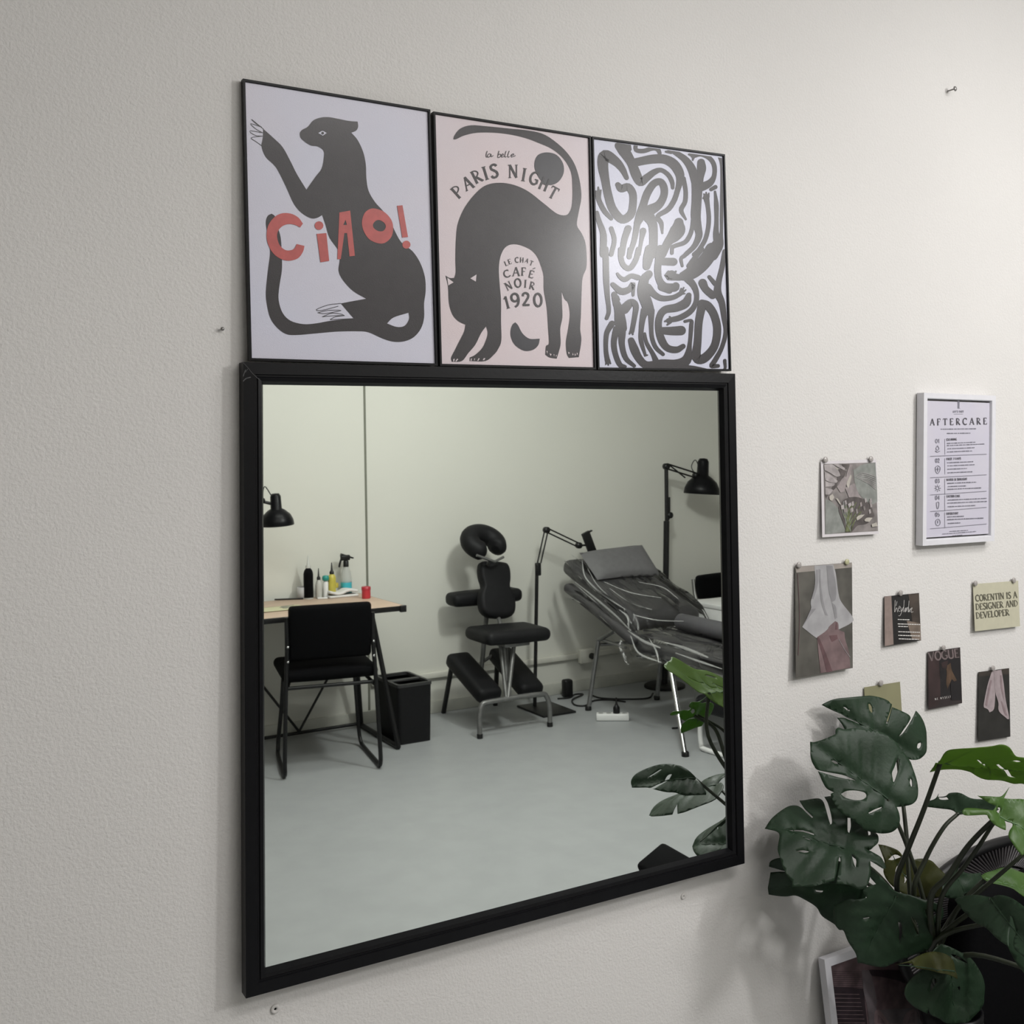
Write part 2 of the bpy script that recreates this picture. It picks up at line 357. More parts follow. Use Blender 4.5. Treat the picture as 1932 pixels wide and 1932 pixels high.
# ------------------------------------------------------------------ the three posters standing on the mirror frame
INK = mat('poster_ink', (.028, .024, .027), .45, spec=.2, noise=.06, nscale=60, bump=.25, bscale=900, coat=.45, coatr=.24)
INK2 = mat('poster_ink_blue', (.029, .028, .035), .45, spec=.2, noise=.05, nscale=60, coat=.45, coatr=.24)
RED = mat('poster_red', (.41, .066, .060), .38, spec=.5, noise=.08, nscale=80)
PB = mat('poster_paper_blue', (.545, .545, .64), .45, spec=.3, col2=(.56, .54, .615), nscale=5, bump=.2, bscale=900, coat=.3, coatr=.27)
PP = mat('poster_paper_pink', (.60, .51, .53), .45, spec=.3, col2=(.585, .525, .56), nscale=5, bump=.2, bscale=900, coat=.3, coatr=.27)
PW = mat('poster_paper_white', (.53, .535, .645), .42, spec=.3, noise=.015, nscale=20, bump=.25, bscale=900, coat=.4, coatr=.25)
z1 = at(900, 690, -.02)[2]; z2 = z1+.40
PQ = V(0, -.020, z1); PN = unit(np.cross(V(1, 0, 0), V(0, .008, z2-z1)))
if PN[1] > 0: PN = -PN
def poster(label, cs, tf, paper):
    C = [on(u, v, PQ, PN) for u, v in cs]                        # bl br tr tl
    t = thing('framed_poster', label, 'poster', (C[0]+C[1])/2, 'framed posters on top of the mirror')
    mb = MB(); miter(mb, C, PN, [(0, -.010), (0, 0), (.0032, 0), (.0036, -.0012), (.0036, -.010)]); mb.build('frame', M_BLK, t)
    cen = sum(C)/4
    mb = MB(); q = [c+(cen-c)*.012-PN*.0030 for c in C]
    a = Art(mb, PQ-PN*.0030, PN, tf); a.clip = C; mb.quad(*q, 0)
    mb.add([p-PN*.004 for p in q], [[3, 2, 1, 0]], 0)
    return t, a
t, a = poster('framed poster of a black big cat sitting upright with red greeting letters', ((471, 680), (826, 690), (812, 206.5), (458.5, 148)), zoom(430, 130, 3.39), PB)
cat1 = [(460,410),(475,390),(510,370),(545,330),(590,312),(640,308),(700,318),(770,332),(830,337),(833,370),(820,395),(790,408),(830,455),(865,530),(882,610),(886,700),(900,780),(940,850),(985,900),(1035,960),(1060,1020),(1110,1110),(1180,1165),(1230,1240),(1260,1330),(1265,1420),(1255,1500),(1255,1590),(1235,1660),(1190,1715),(1130,1742),(1060,1745),(990,1725),(900,1685),(830,1678),(700,1680),(560,1692),(440,1702),(370,1695),(310,1650),(270,1590),(250,1510),(243,1430),(255,1300),(268,1200),(268,1150),(250,1040),(243,980),(255,940),(280,926),(302,945),(318,1010),(338,1080),(345,1200),(345,1290),(328,1400),(325,1480),(350,1560),(400,1610),(480,1632),(560,1628),(650,1612),(740,1602),(805,1597),(765,1550),(722,1500),(800,1485),(885,1470),(800,1420),(735,1350),(708,1290),(715,1220),(705,1160),(650,1080),(625,1000),(603,935),(570,953),(530,955),(470,920),(420,860),(370,750),(320,650),(290,610),(240,560),(215,490),(228,440),(228,385),(290,440),(350,500),(400,590),(440,670),(502,772),(560,690),(598,640),(612,580),(612,525),(575,497),(530,490),(490,465),(465,440)]
a.poly(cat1, 1, 1, [[(1018,1628),(1060,1590),(1155,1560),(1158,1600),(1130,1643),(1080,1650)]])
a.poly([(578,410),(605,397),(632,410),(607,427)], 0, 2); a.disc(606, 411, 9, 1, 3)
for q in ([(228,385),(152,323),(178,348),(215,372)], [(215,372),(146,350),(180,385),(222,408)], [(222,408),(138,396),(175,425),(222,430)], [(222,430),(150,440),(180,465),(215,490)], [(228,385),(226,440),(215,490)]):
    a.stroke(q, 1, 4, 1, 4)
for q in ([(722,1500),(640,1510),(565,1540),(600,1545),(705,1518)], [(580,1560),(620,1565),(725,1545),(640,1545),(575,1560)], [(605,1585),(660,1580),(745,1575),(670,1562),(605,1585)], [(655,1602),(690,1585),(745,1578)], [(655,1604),(800,1597)]):
    a.stroke(q, 1, 4, 1, 3)
a.poly([(480,990),(462,1014),(430,998),(390,992),(350,1005),(322,1035),(315,1075),(330,1125),(365,1157),(400,1160),(425,1148),(440,1120),(490,1132),(480,1170),(450,1210),(400,1226),(350,1220),(300,1190),(265,1140),(248,1080),(255,1010),(290,955),(340,925),(400,925),(450,950)], 2, 2)
a.disc(583, 1002, 28, 2, 2); a.poly([(568,1055),(630,1050),(648,1228),(592,1237)], 2, 2, smooth=False)
a.poly([(713,918),(782,906),(812,1195),(778,1199),(762,1050),(745,1050),(722,1217),(700,1217)], 2, 2, [[(738,998),(752,965),(762,998)]], smooth=False)
a.poly([(940,893),(1000,915),(1045,965),(1057,1020),(1045,1075),(1005,1112),(960,1115),(905,1090),(870,1040),(857,985),(870,930),(900,900)], 2, 2, [[(970,967),(1000,985),(1010,1010),(995,1035),(965,1038),(935,1020),(928,995),(945,972)]])
a.poly([(1082,875),(1117,872),(1152,1075),(1115,1079)], 2, 2, smooth=False); a.disc(1142, 1124, 26, 2, 2)
a.mb.build('print', [PB, INK, RED], t)

t, a = poster('framed pink poster of a black cat arching its back under a dark moon', ((830.5, 690.5), (1125, 697), (1115, 256.5), (818, 210)), zoom(800, 190, 3.715), PP)
cat2 = [(205,270),(215,240),(255,195),(330,172),(450,180),(600,195),(740,210),(850,240),(960,320),(1030,400),(1070,480),(1095,580),(1103,680),(1085,780),(1072,870),(1105,930),(1130,990),(1140,1080),(1138,1170),(1112,1240),(1105,1340),(1100,1500),(1095,1600),(1103,1680),(1085,1798),(1015,1803),(1000,1770),(995,1690),(1010,1600),(1022,1500),(1010,1420),(985,1390),(965,1335),(968,1430),(970,1520),(955,1600),(958,1700),(945,1760),(930,1808),(880,1800),(850,1780),(855,1720),(875,1700),(870,1600),(860,1450),(840,1330),(838,1230),(820,1160),(790,1090),(740,1040),(650,1007),(580,1020),(540,1080),(525,1170),(530,1280),(540,1400),(540,1550),(542,1680),(520,1740),(490,1780),(430,1825),(320,1825),(320,1800),(360,1780),(410,1730),(440,1660),(445,1620),(435,1582),(400,1630),(360,1710),(310,1770),(265,1825),(195,1830),(190,1800),(215,1750),(250,1680),(280,1620),(290,1570),(240,1545),(200,1500),(175,1420),(168,1300),(150,1225),(180,1242),(212,1242),(222,1200),(220,1100),(225,950),(240,850),(290,740),(370,640),(440,590),(530,575),(630,590),(730,635),(840,720),(930,790),(990,803),(1020,780),(1038,720),(1040,600),(1030,500),(980,410),(900,340),(800,295),(720,265),(620,240),(500,225),(370,225),(280,245),(225,270)]
a.poly(cat2, 1)
for tri in ([(163,1240),(207,1273),(170,1295)], [(368,1218),(363,1268),(325,1245)]): a.poly(tri, 0, 2, smooth=False)
for q in ([(205,1812),(215,1808),(212,1826),(205,1828)],[(232,1808),(240,1812),(226,1828),(220,1826)],[(328,1808),(336,1806),(332,1824),(326,1824)],[(352,1806),(358,1808),(352,1824)],[(382,1806),(390,1806),(380,1824),(374,1822)],[(418,1806),(430,1804),(422,1818),(412,1818)],
          [(858,1752),(866,1756),(864,1774)],[(880,1772),(894,1776),(888,1790)],[(908,1776),(914,1778),(912,1794)],[(924,1780),(930,1784),(926,1798)],[(1010,1760),(1022,1766),(1014,1778)],[(1042,1766),(1048,1782),(1040,1784)],[(1058,1768),(1064,1784),(1056,1786)],[(1072,1764),(1078,1776),(1070,1782)]):
    a.poly(q, 0, 2, smooth=False)
a.poly([(640,1553),(660,1575),(690,1630),(740,1668),(812,1668),(800,1715),(760,1748),(700,1752),(640,1715),(610,1660),(607,1610),(620,1570)], 2)
a.poly([(860,362),(930,380),(975,440),(978,510),(940,570),(880,592),(820,560),(780,490),(775,430),(800,380)], 2)
a.tf = zoom(830, 260, 7.156)
for s_ in ([(640,180),(626,225),(628,258),(645,258)], [(692,222),(665,216),(645,240),(655,262),(680,250),(692,222),(694,255),(720,240)], [(798,180),(782,258),(808,262),(824,235),(808,218),(788,235)],
           [(828,240),(858,232),(850,215),(832,232),(838,260),(870,250)], [(895,180),(878,235),(882,260),(898,255)], [(936,180),(918,235),(922,260),(940,255)], [(962,240),(998,230),(990,215),(966,232),(972,260),(1020,240)]):
    a.stroke(s_, 1, 9, 2, 4)
for ch, bl, tl, ws in (('P',(258,828),(140,695),1.0),('A',(360,722),(278,559),.95),('R',(490,625),(410,465),.95),('I',(620,572),(566,398),1.0),('S',(690,545),(665,365),1.1),('N',(930,540),(928,365),.95),('I',(1100,580),(1128,408),1.0),('G',(1195,612),(1240,446),.95),('H',(1325,680),(1392,522),.9),('T',(1446,785),(1525,640),1.0)):
    a.glyph(ch, bl, tl, 1, ws, .95)
a.tf = zoom(930, 470, 13.8)
for ch, bl, tl, ws in (('L',(340,445),(288,328),1.),('E',(425,400),(382,275),1.),('C',(580,350),(575,212),1.),('H',(705,345),(710,215),1.),('A',(832,340),(868,232),1.),('T',(945,405),(988,290),1.),
                       ('C',(330,765),(248,590),1.2),('A',(515,705),(510,470),1.1),('F',(740,690),(745,475),1.),('E',(918,730),(968,540),1.15),('N',(385,1085),(292,895),1.),('O',(575,1005),(550,775),1.),('I',(815,1000),(830,795),1.),('R',(940,1030),(985,840),1.05),
                       ('1',(345,1560),(262,1245),.95),('9',(510,1520),(440,1170),1.0),('2',(765,1480),(750,1135),1.),('0',(1070,1505),(1050,1155),1.)):
    a.glyph(ch, bl, tl, 1, ws, .9)
a.stroke([(1040,515,14),(1095,492,22)], 1, layer=2)
a.mb.build('print', [PP, INK, INK2], t)

t, a = poster('framed poster covered in winding black limbs and letter shapes on white', ((1128.5, 697), (1380, 700), (1368, 291), (1117.5, 257)), zoom(1110, 250, 6.9), PW)
for s_ in ([(500,590,60),(440,470,90),(350,370,120),(220,300,150),(190,420,140),(225,640,110),(260,820,110),(320,1000,110),(440,1130,110),(550,1070,110),(580,950,100),(580,800,100),(520,710,100),(430,730,100),(385,680,70)],
  [(410,170,130),(460,230,150),(560,390,120),(620,540,130),(680,645,110),(760,590,100),(860,515,80),(950,490,60),(1040,550,60),(1090,640,60),(1100,720,45)],
  [(520,150,70),(540,220,50)],
  [(570,400,110),(700,370,110),(850,345,120),(1000,350,120),(1120,420,130),(1190,540,120),(1190,640,90),(1160,760,70),(1120,880,70),(1040,1000,70),(905,1090,60),(950,1180,60),(965,1310,26)],
  [(1240,600,60),(1268,760,58),(1260,900,60),(1210,1010,60),(1270,1130,28)],
  [(622,130,50),(622,225,56),(720,240,60),(840,205,60),(905,220,60),(930,270,50)], [(700,150,36),(760,160,16)], [(820,185,40),(870,190,50)],
  [(1050,205,70),(1150,270,70),(1260,350,90),(1340,460,110),(1390,600,120),(1415,700,140),(1410,900,130),(1400,1100,130),(1430,1250,100),(1440,1350,90),(1380,1480,70),(1270,1587,60)],
  [(1010,250,28),(1080,260,40)], [(1010,190,24),(1060,200,40)],
  [(1370,290,90),(1470,285,56),(1580,335,60),(1640,430,60),(1640,560,60),(1590,650,90),(1500,700,110),(1410,720,120)], [(1320,240,26),(1350,270,50)], [(1310,285,26),(1350,290,50)], [(1360,360,22),(1375,300,50)],
  [(1470,390,100),(1475,470,118),(1465,580,80),(1450,660,90)],
  [(1650,290,30),(1690,285,44),(1730,380,42),(1742,520,44),(1740,800,44),(1735,1100,44),(1730,1340,50),(1690,1450,150),(1610,1587,170)],
  [(1600,740,50),(1655,710,56)], [(1650,770,30),(1660,850,44),(1668,950,62),(1670,1150,56),(1665,1320,80),(1690,1420,120)],
  [(1535,840,80),(1555,950,58),(1570,1100,58),(1560,1250,58),(1520,1400,58),(1440,1530,58),(1380,1587,60)], [(1495,855,22),(1530,850,40)], [(1535,780,18),(1540,830,40)], [(1570,790,18),(1560,840,40)], [(1505,800,18),(1530,840,40)],
  [(640,1180,90),(690,1060,130),(722,930,100),(770,790,100),(850,670,96),(935,640,90),(985,710,96),(985,820,96),(920,940,110),(790,1020,150)], [(780,1080,160),(840,1200,120),(850,1400,110),(840,1587,110)], [(640,1180,84),(600,1400,70),(540,1587,60)],
  [(715,1280,84),(690,1420,50),(660,1587,50)],
  [(1180,1170,120),(1170,1260,190),(1120,1340,170),(1040,1430,110),(960,1587,110)],
  [(1365,1120,50),(1345,1280,56),(1270,1420,60),(1130,1475,56),(1095,1500,50),(1090,1570,46)],
  [(130,790,76),(140,880,66),(210,1020,66),(300,1120,50)], [(130,710,18),(135,770,40)], [(100,760,18),(125,800,40)], [(165,750,18),(150,800,40)],
  [(115,1040,46),(140,1150,66),(190,1290,80),(200,1400,90),(190,1587,80)], [(520,1250,90),(470,1400,80),(440,1587,70)], [(300,1250,60),(340,1400,60),(300,1587,60)]):
    a.stroke(s_, 1)
a.tf = zoom(1110, 470, 6.9)
for s_ in ([(225,0,80),(230,200,80),(235,400,80),(248,600,66),(268,800,56),(240,900,50)],
  [(420,0,60),(425,110,70),(460,210,70),(540,250,70),(620,140,70),(655,0,66)], [(545,0,60),(535,100,66)],
  [(800,0,120),(780,120,130),(760,225,100)],
  [(940,0,110),(915,150,90),(905,280,90),(925,400,90),(995,490,110),(1120,500,110),(1140,480,100)], [(960,160,96),(1110,165,104)], [(960,490,110),(1060,540,80)],
  [(1610,0,170),(1560,100,180),(1460,220,180),(1340,310,170),(1240,350,120)], [(1085,330,110),(1050,350,110),(1200,370,80)], [(1045,290,26),(1060,320,40)], [(1140,290,26),(1120,320,40)],
  [(1340,0,56),(1260,80,56),(1210,125,46),(1225,220,34)], [(1480,0,60),(1400,100,66),(1320,220,80)],
  [(1290,380,100),(1370,470,86),(1410,580,68),(1400,700,66),(1330,810,76),(1200,890,78),(1080,920,70),(1040,930,60)], [(1000,940,26),(1050,920,40)], [(1030,985,24),(1070,950,40)], [(1060,880,22),(1080,910,40)],
  [(780,500,100),(860,590,86),(960,640,76),(1100,630,66),(1200,580,60)], [(1245,500,18),(1210,560,40)], [(1270,530,18),(1220,570,40)], [(1260,580,16),(1210,580,36)], [(1210,510,16),(1200,560,36)],
  [(790,325,100),(730,400,120),(715,560,150),(760,700,150),(790,790,140)], [(740,800,110),(710,900,80),(690,1050,66),(690,1200,60),(740,1370,36)], [(740,1385,30),(770,1380,20)],
  [(820,800,90),(820,1000,60),(830,1150,56),(880,1280,56),(975,1370,46)],
  [(650,370,70),(560,350,66),(480,395,66),(420,370,50),(380,320,36)], [(320,460,60),(430,550,90),(540,520,80),(585,450,60),(585,600,36)],
  [(340,590,76),(360,680,90),(400,800,120),(420,950,150),(440,1030,130)], [(380,620,40),(400,660,30)],
  [(470,780,130),(560,695,100),(620,740,78),(605,880,66),(570,1070,60)], [(540,1100,26),(560,1060,40)], [(580,1110,22),(575,1060,40)],
  [(310,970,80),(240,1100,66),(230,1300,58),(250,1450,66)], [(230,1500,18),(245,1450,40)], [(262,1510,16),(255,1450,40)], [(290,1490,18),(265,1440,40)],
  [(370,1040,90),(335,1200,76),(350,1350,70),(410,1500,66),(480,1530,44)], [(440,1080,100),(440,1250,76),(490,1420,66),(600,1520,44)],
  [(560,1190,84),(600,1300,110),(660,1420,100),(760,1510,100),(950,1500,130),(1150,1500,130),(1280,1440,130),(1320,1250,56),(1342,1000,56),(1342,930,40),(1260,940,40)],
  [(740,1550,40),(900,1545,70),(1300,1550,80),(1600,1585,40),(1770,1570,34),(1778,1450,44)],
  [(735,1100,36),(760,1220,50),(840,1360,56),(880,1450,76)],
  [(1310,600,70),(1270,700,120),(1150,760,110),(1000,790,100),(930,880,90),(915,1020,90),(955,1180,100),(1030,1285,90),(1150,1310,86),(1235,1265,66)], [(950,1060,90),(1080,1065,110),(1210,1060,124)],
  [(1480,740,110),(1440,950,100),(1425,1200,100),(1410,1410,120),(1510,1420,120),(1640,1270,104),(1680,1050,104),(1640,860,104),(1560,740,110),(1480,710,110)],
  [(1780,30,64),(1740,250,66),(1700,420,76),(1685,560,100),(1740,700,84),(1770,900,66),(1790,1080,56),(1740,1280,56),(1650,1450,66),(1605,1520,56),(1690,1520,50)],
  [(1650,450,60),(1575,360,46)], [(1490,440,110),(1530,520,96),(1620,600,100)]):
    a.stroke(s_, 1)
a.mb.build('print', [PW, INK], t)

# ------------------------------------------------------------------ things on the wall to the right of the mirror
NW = V(0, -1, 0)
def zpts(tf, *p): return [tf(*q) for q in p]
# framed care notice
tf = zoom(1720, 730, 6.23); AY = -.020
C = [on(*tf(*q), V(0, AY, 0), NW) for q in ((131, 1869), (974, 1811), (990, 103), (146, 68))]
t = thing('framed_notice', 'white framed aftercare notice hanging above the pinned pictures', 'notice', (C[0]+C[1])/2)
mb = MB(); miter(mb, C, NW, [(0, -.0175), (0, 0), (.0105, 0), (.0115, -.001), (.0125, -.0055), (.0125, -.0175)]); mb.build('frame', M_WFR, t)
M_NOT = mat('notice_paper', (.53, .51, .60), .5, col2=(.55, .53, .60), nscale=8, coat=.3)
M_NIN = mat('notice_ink', (.08, .075, .09), .5, noise=.1)
M_NGR = mat('notice_grey_ink', (.17, .165, .20), .5, noise=.1)
cen = sum(C)/4; q = [c+(cen-c)*.10+V(0, .0058, 0) for c in C]
a = Art(MB(), V(0, AY+.0058, 0), NW, tf); a.mb.quad(*q, 0)
a.mb.add([p+V(0, .003, 0) for p in q], [[3, 2, 1, 0]], 0)
a.poly([(540,160),(565,160),(562,255),(540,255)], 2, smooth=False); a.stroke([(545, 250), (570, 252)], 2, 5, cap=False)
a.text("LET'S TATT", (488, 302), (612, 300), 24, 2, 1.2); a.stroke([(495, 320), (605, 318)], 2, 4, cap=False)
a.text('AFTERCARE', (218, 452), (886, 440), 78, 1, .95, gap=.42)
rnd = random.Random(7)
def fake(x0, x1, y, sl, w=13, mi=2):              # a line of unreadably small script
    x = x0
    while x < x1:
        l = rnd.uniform(14, 46); xe = min(x1, x+l); yy = y+(x-x0)*sl
        a.stroke([(x, yy), (xe, yy+(xe-x)*sl)], mi, w*rnd.uniform(.6, 1), cap=False); x = xe+rnd.uniform(2, 8)
fake(340, 760, 497, -.012, 14); fake(415, 690, 546, -.01, 14)
for n_, y, hd, hy, ln in (('01', 660, 'CLEANING', 632, ((415, 750, 664), (415, 855, 690), (420, 740, 728), (415, 715, 765))),
                          ('02', 890, 'FIRST 7 DAYS', 860, ((415, 725, 892), (420, 740, 928), (420, 650, 968), (420, 715, 1010))),
                          ('03', 1130, 'WATER & SUNLIGHT', 1104, ((420, 760, 1134), (425, 645, 1172), (420, 820, 1204))),
                          ('04', 1326, 'TATTOO CARE', 1300, ((425, 880, 1330), (420, 885, 1366), (425, 750, 1408))),
                          ('05', 1524, 'IMPORTANT', 1502, ((420, 615, 1528), (420, 845, 1560), (425, 575, 1604)))):
    a.text(n_, (280, y), (330, y-2), 48, 2, .8, gap=.12)
    wd = {'CLEANING': 120, 'FIRST 7 DAYS': 168, 'WATER & SUNLIGHT': 242, 'TATTOO CARE': 158, 'IMPORTANT': 138}[hd]
    a.text(hd, (412, hy), (412+wd, hy-wd*.04), 26, 1, 1.2, gap=.2)
    for x0, x1, yy in ln: fake(x0, x1, yy, -.045)
    a.stroke([(390, y-50), (392, y+135)], 2, 4, cap=False)
for y0, y1 in ((815, 790), (1068, 1032), (1270, 1225), (1465, 1415), (1668, 1610)): a.stroke([(218, y0), (882, y1)], 2, 5, cap=False)
fake(445, 665, 1698, -.06, 9); fake(360, 760, 1730, -.08, 9); fake(480, 595, 1748, -.08, 8)
def loop(pts, w=6): a.stroke(pts+pts[:1], 2, w, k=3)
loop([(305,690),(322,722),(312,742),(296,740),(288,722)]); a.stroke([(282,752),(300,766),(330,756)], 2, 8)
loop([(308,925),(335,945),(332,985),(308,1018),(284,990),(282,945)]); a.stroke([(308,945),(308,992)], 2, 7); a.stroke([(292,968),(324,966)], 2, 7)
loop([(305+18*math.cos(i*.7), 1188+18*math.sin(i*.7)) for i in range(9)])
for i in range(8): a.stroke([(306+26*math.cos(i*.785), 1190+28*math.sin(i*.785)), (306+37*math.cos(i*.785), 1190+40*math.sin(i*.785))], 2, 6, k=1)
loop([(292,1360),(322,1356),(315,1424),(300,1426)]); 
loop([(310+28*math.cos(i*.7), 1592+38*math.sin(i*.7)) for i in range(9)]); a.stroke([(309,1572),(309,1600)], 2, 7)
a.mb.build('notice_sheet', [M_NOT, M_NIN, M_NGR], t)

def sheet(name, label, cat, tf, cs, mats, y=-.0035, lift=.004, group='pictures pinned to the wall'):
    P0 = at(*tf(*cs[0]), y); P3 = at(*tf(*cs[3]), y)
    n = unit(np.cross(V(1, 0, 0), V(0, lift, P3[2]-P0[2]))); n = -n if n[1] > 0 else n
    P = V(0, y-lift, P0[2]); C = [on(*tf(*c), P, n) for c in cs]
    mb = MB(); a = Art(mb, P, n, tf); mb.add([c for c in C]+[c-n*.0006 for c in C], [[0, 1, 2, 3], [7, 6, 5, 4], [0, 4, 5, 1], [1, 5, 6, 2], [2, 6, 7, 3], [3, 7, 4, 0]], 0)
    return a, mb, (name, label, cat, mats, group)
def done(a, mb, inf):
    o = mb.build(inf[0], inf[3]); tag(o, inf[1], inf[2], inf[4]); return o
P_ = lambda n, c, no=.06, sc=60: mat('print_'+n, c, .5, noise=no, nscale=sc)
# bird and feathers photo
tf = zoom(1540, 850, 11.362)
a, mb, inf = sheet('pinned_photo', 'white-bordered photo of grey feathers and green stems pinned by two corners', 'photo', tf, [(130, 1862), (1337, 1788), (1285, 185), (100, 235)],
   [P_('border', (.60, .57, .59), .02), P_('grey_brown', (.20, .18, .175), .25, 40), P_('grey_green', (.215, .225, .21), .15, 60), P_('feather', (.33, .30, .30), .2, 60), P_('dark_plum', (.085, .072, .07), .25), P_('leaf_green', (.10, .115, .05), .4, 90), P_('pale', (.42, .39, .35), .1), P_('mauve', (.27, .235, .235), .2, 50)], lift=.006)
a.poly([(155,290),(1270,255),(1325,1725),(190,1795)], 1, 1, smooth=False)
a.poly([(200,1040),(330,1100),(480,1260),(560,1450),(640,1750),(192,1793)], 2, 2); a.poly([(800,420),(1000,300),(1268,258),(1300,760),(1310,1100),(1180,1150),(1000,1020),(880,860),(820,640)], 2, 2)
a.poly([(480,400),(560,400),(650,440),(600,560),(480,680),(420,800),(350,860),(310,870),(380,700),(450,620),(440,540),(520,560)], 4, 3); a.poly([(550,290),(710,290),(660,400),(600,380)], 4, 3); a.poly([(195,945),(270,940),(210,1020)], 4, 3)
for q in ([(170,310),(350,300),(470,420),(520,540),(430,560),(300,480),(180,420)], [(180,450),(300,520),(460,650),(430,690),(300,680),(190,630)], [(190,650),(300,690),(400,700),(370,760),(190,780)], [(192,800),(330,830),(360,850),(280,940),(195,940)], [(370,295),(480,290),(620,380),(600,420),(480,360)]): a.poly(q, 3, 4)
for q in ([(720,300),(780,300),(740,480),(700,640),(690,820),(640,720),(650,520)], [(560,600),(640,560),(640,720),(600,880),(520,900),(440,780)], [(620,800),(820,700),(900,900),(980,1040),(700,1000)]): a.poly(q, 7, 4)
a.poly([(740,510),(755,580),(690,820),(655,700)], 6, 5); a.poly([(400,345),(480,395),(465,410),(420,380)], 6, 5); a.poly([(280,980),(350,930),(390,1000),(340,1080),(290,1050)], 6, 5)
a.poly([(480,1240),(620,1040),(900,1000),(1150,1150),(1250,1400),(1100,1560),(900,1600),(760,1740),(650,1745),(560,1500)], 4, 4)
for i in range(26):
    x = rnd.uniform(520, 1000); y = rnd.uniform(1080, 1400); a.stroke([(x, y), ((x+680)/2+rnd.uniform(-30, 30), (y+1640)/2), (690+rnd.uniform(-60, 60), 1735)], 5 if i % 3 else 2, rnd.uniform(8, 20), 5, 4)
for i in range(16): x = rnd.uniform(560, 1180); y = rnd.uniform(1020, 1330); a.poly([(x, y), (x+35, y-20), (x+50, y+60), (x+15, y+90)], rnd.choice((3, 7, 1)), 6)
a.poly([(680,1150),(740,1110),(760,1170),(700,1230)], 3, 7); a.poly([(420,1020),(470,1040),(540,1170),(500,1140)], 6, 7); a.poly([(530,1180),(590,1160),(590,1260),(540,1260)], 3, 7)
for q in ([(860,1440),(920,1390),(1040,1370),(960,1450),(880,1500)], [(1030,1490),(1090,1440),(1210,1440),(1140,1530),(1060,1520)], [(1190,1580),(1290,1540),(1320,1620),(1200,1640)]): a.poly(q, 6, 7)
for i in range(7): a.stroke([(820+i*40, 560+i*20), (1000+i*25, 480+i*40), (1280, 560+i*45)], 3, 10, 5, 4, cap=False)
done(a, mb, inf)
# drape photo
tf = zoom(1490, 1050, 8.05)
a, mb, inf = sheet('pinned_photo', 'tall pinned photo of a white drape above a dusky pink one', 'photo', tf, [(95, 1848), (958, 1693), (945, 92), (80, 155)],
   [P_('drape_dark', (.085, .080, .070), .25, 25), P_('drape_white', (.33, .325, .335), .12, 30), P_('drape_shade', (.235, .23, .24), .1, 30), P_('dusky_pink', (.165, .112, .115), .2, 40), P_('dusky_dark', (.11, .06, .065), .2, 40), P_('rail', (.29, .26, .235), .1, 30)], lift=.010)
a.poly([(82,157),(945,95),(948,165),(100,245)], 5, 1, smooth=False)
a.poly([(375,140),(660,120),(700,260),(740,560),(790,700),(960,925),(930,1010),(740,1110),(730,1000),(690,980),(600,1060),(570,1110),(430,1222),(380,1220),(190,1070),(320,810),(320,680),(385,420)], 1, 2)
for q in ([(440,190),(470,200),(480,470),(530,760),(580,900),(540,890),(480,700),(455,450)], [(560,140),(650,140),(700,420),(700,640),(640,690),(590,500)], [(640,700),(700,760),(720,930),(690,950)], [(320,800),(400,790),(330,880),(240,1000),(210,1050)], [(400,200),(430,200),(430,420),(360,650),(330,640),(395,420)]): a.poly(q, 2, 3)
a.poly([(415,1225),(570,1115),(610,1050),(690,985),(735,1010),(745,1115),(830,1150),(845,1270),(900,1450),(920,1690),(470,1770),(440,1500)], 3, 2)
for q in ([(415,1230),(450,1240),(560,1500),(650,1745),(560,1760),(500,1500)], [(600,1200),(720,1190),(730,1250),(640,1300)], [(700,1000),(720,1000),(725,1110),(690,1110)]): a.poly(q, 4, 3)
a.stroke([(750,1260),(840,1420),(920,1530)], 1, 5, 4); a.stroke([(120,260),(150,900),(130,1500)], 4, 8, 2)
done(a, mb, inf)
tf = zoom(1480, 1040, 4.274)
a, mb, inf = sheet('pinned_card', 'small dark card with white handwriting and a tan left strip', 'card', tf, [(808, 768), (1102, 720), (1085, 337), (805, 365)],
   [P_('near_black', (.012, .011, .011), .2), P_('tan_strip', (.24, .185, .165), .1), P_('dark_brown', (.055, .042, .034), .3, 30), P_('chalk', (.62, .60, .58), .05), P_('mid_brown', (.16, .125, .10), .3, 30)])
a.poly([(806,366),(862,360),(880,752),(809,766)], 1, 1, smooth=False); a.poly([(1000,348),(1085,339),(1100,718),(1060,700),(1030,560)], 2, 1, smooth=False); a.poly([(985,560),(1097,580),(1100,718),(1030,712)], 4, 2)
for s_ in ([(893,395),(889,470),(890,490),(905,455),(912,490)], [(922,465),(935,450),(925,445),(918,480),(935,485)], [(940,455),(942,485),(960,450),(935,515),(920,520)], [(965,395),(962,490),(978,455),(975,490)], [(985,455),(978,490),(995,450),(997,490)], [(1005,400),(1000,490),(1015,460),(1008,490)], [(1018,470),(1030,455),(1020,490),(1038,488)], [(908,405),(900,440)]): a.stroke(s_, 3, 2.8, 3, 4)
for x0, x1, y in ((914,1008,556),(914,1095,592),(918,995,612),(918,1092,655),(918,1092,684),(922,1085,712)):
    x = x0
    while x < x1: xe = min(x1, x+rnd.uniform(8, 24)); a.stroke([(x, y-6+(x-x0)*.03), (xe, y-6+(xe-x0)*.03)], 3, 7, 3, cap=False); x = xe+3
done(a, mb, inf)
a, mb, inf = sheet('pinned_card', 'cream card with three lines of serif capitals pinned by two corners', 'card', tf, [(1537, 645), (1900, 605), (1885, 238), (1520, 265)], [P_('cream', (.475, .455, .345), .03), P_('olive_ink', (.10, .095, .07), .1)], lift=.007)
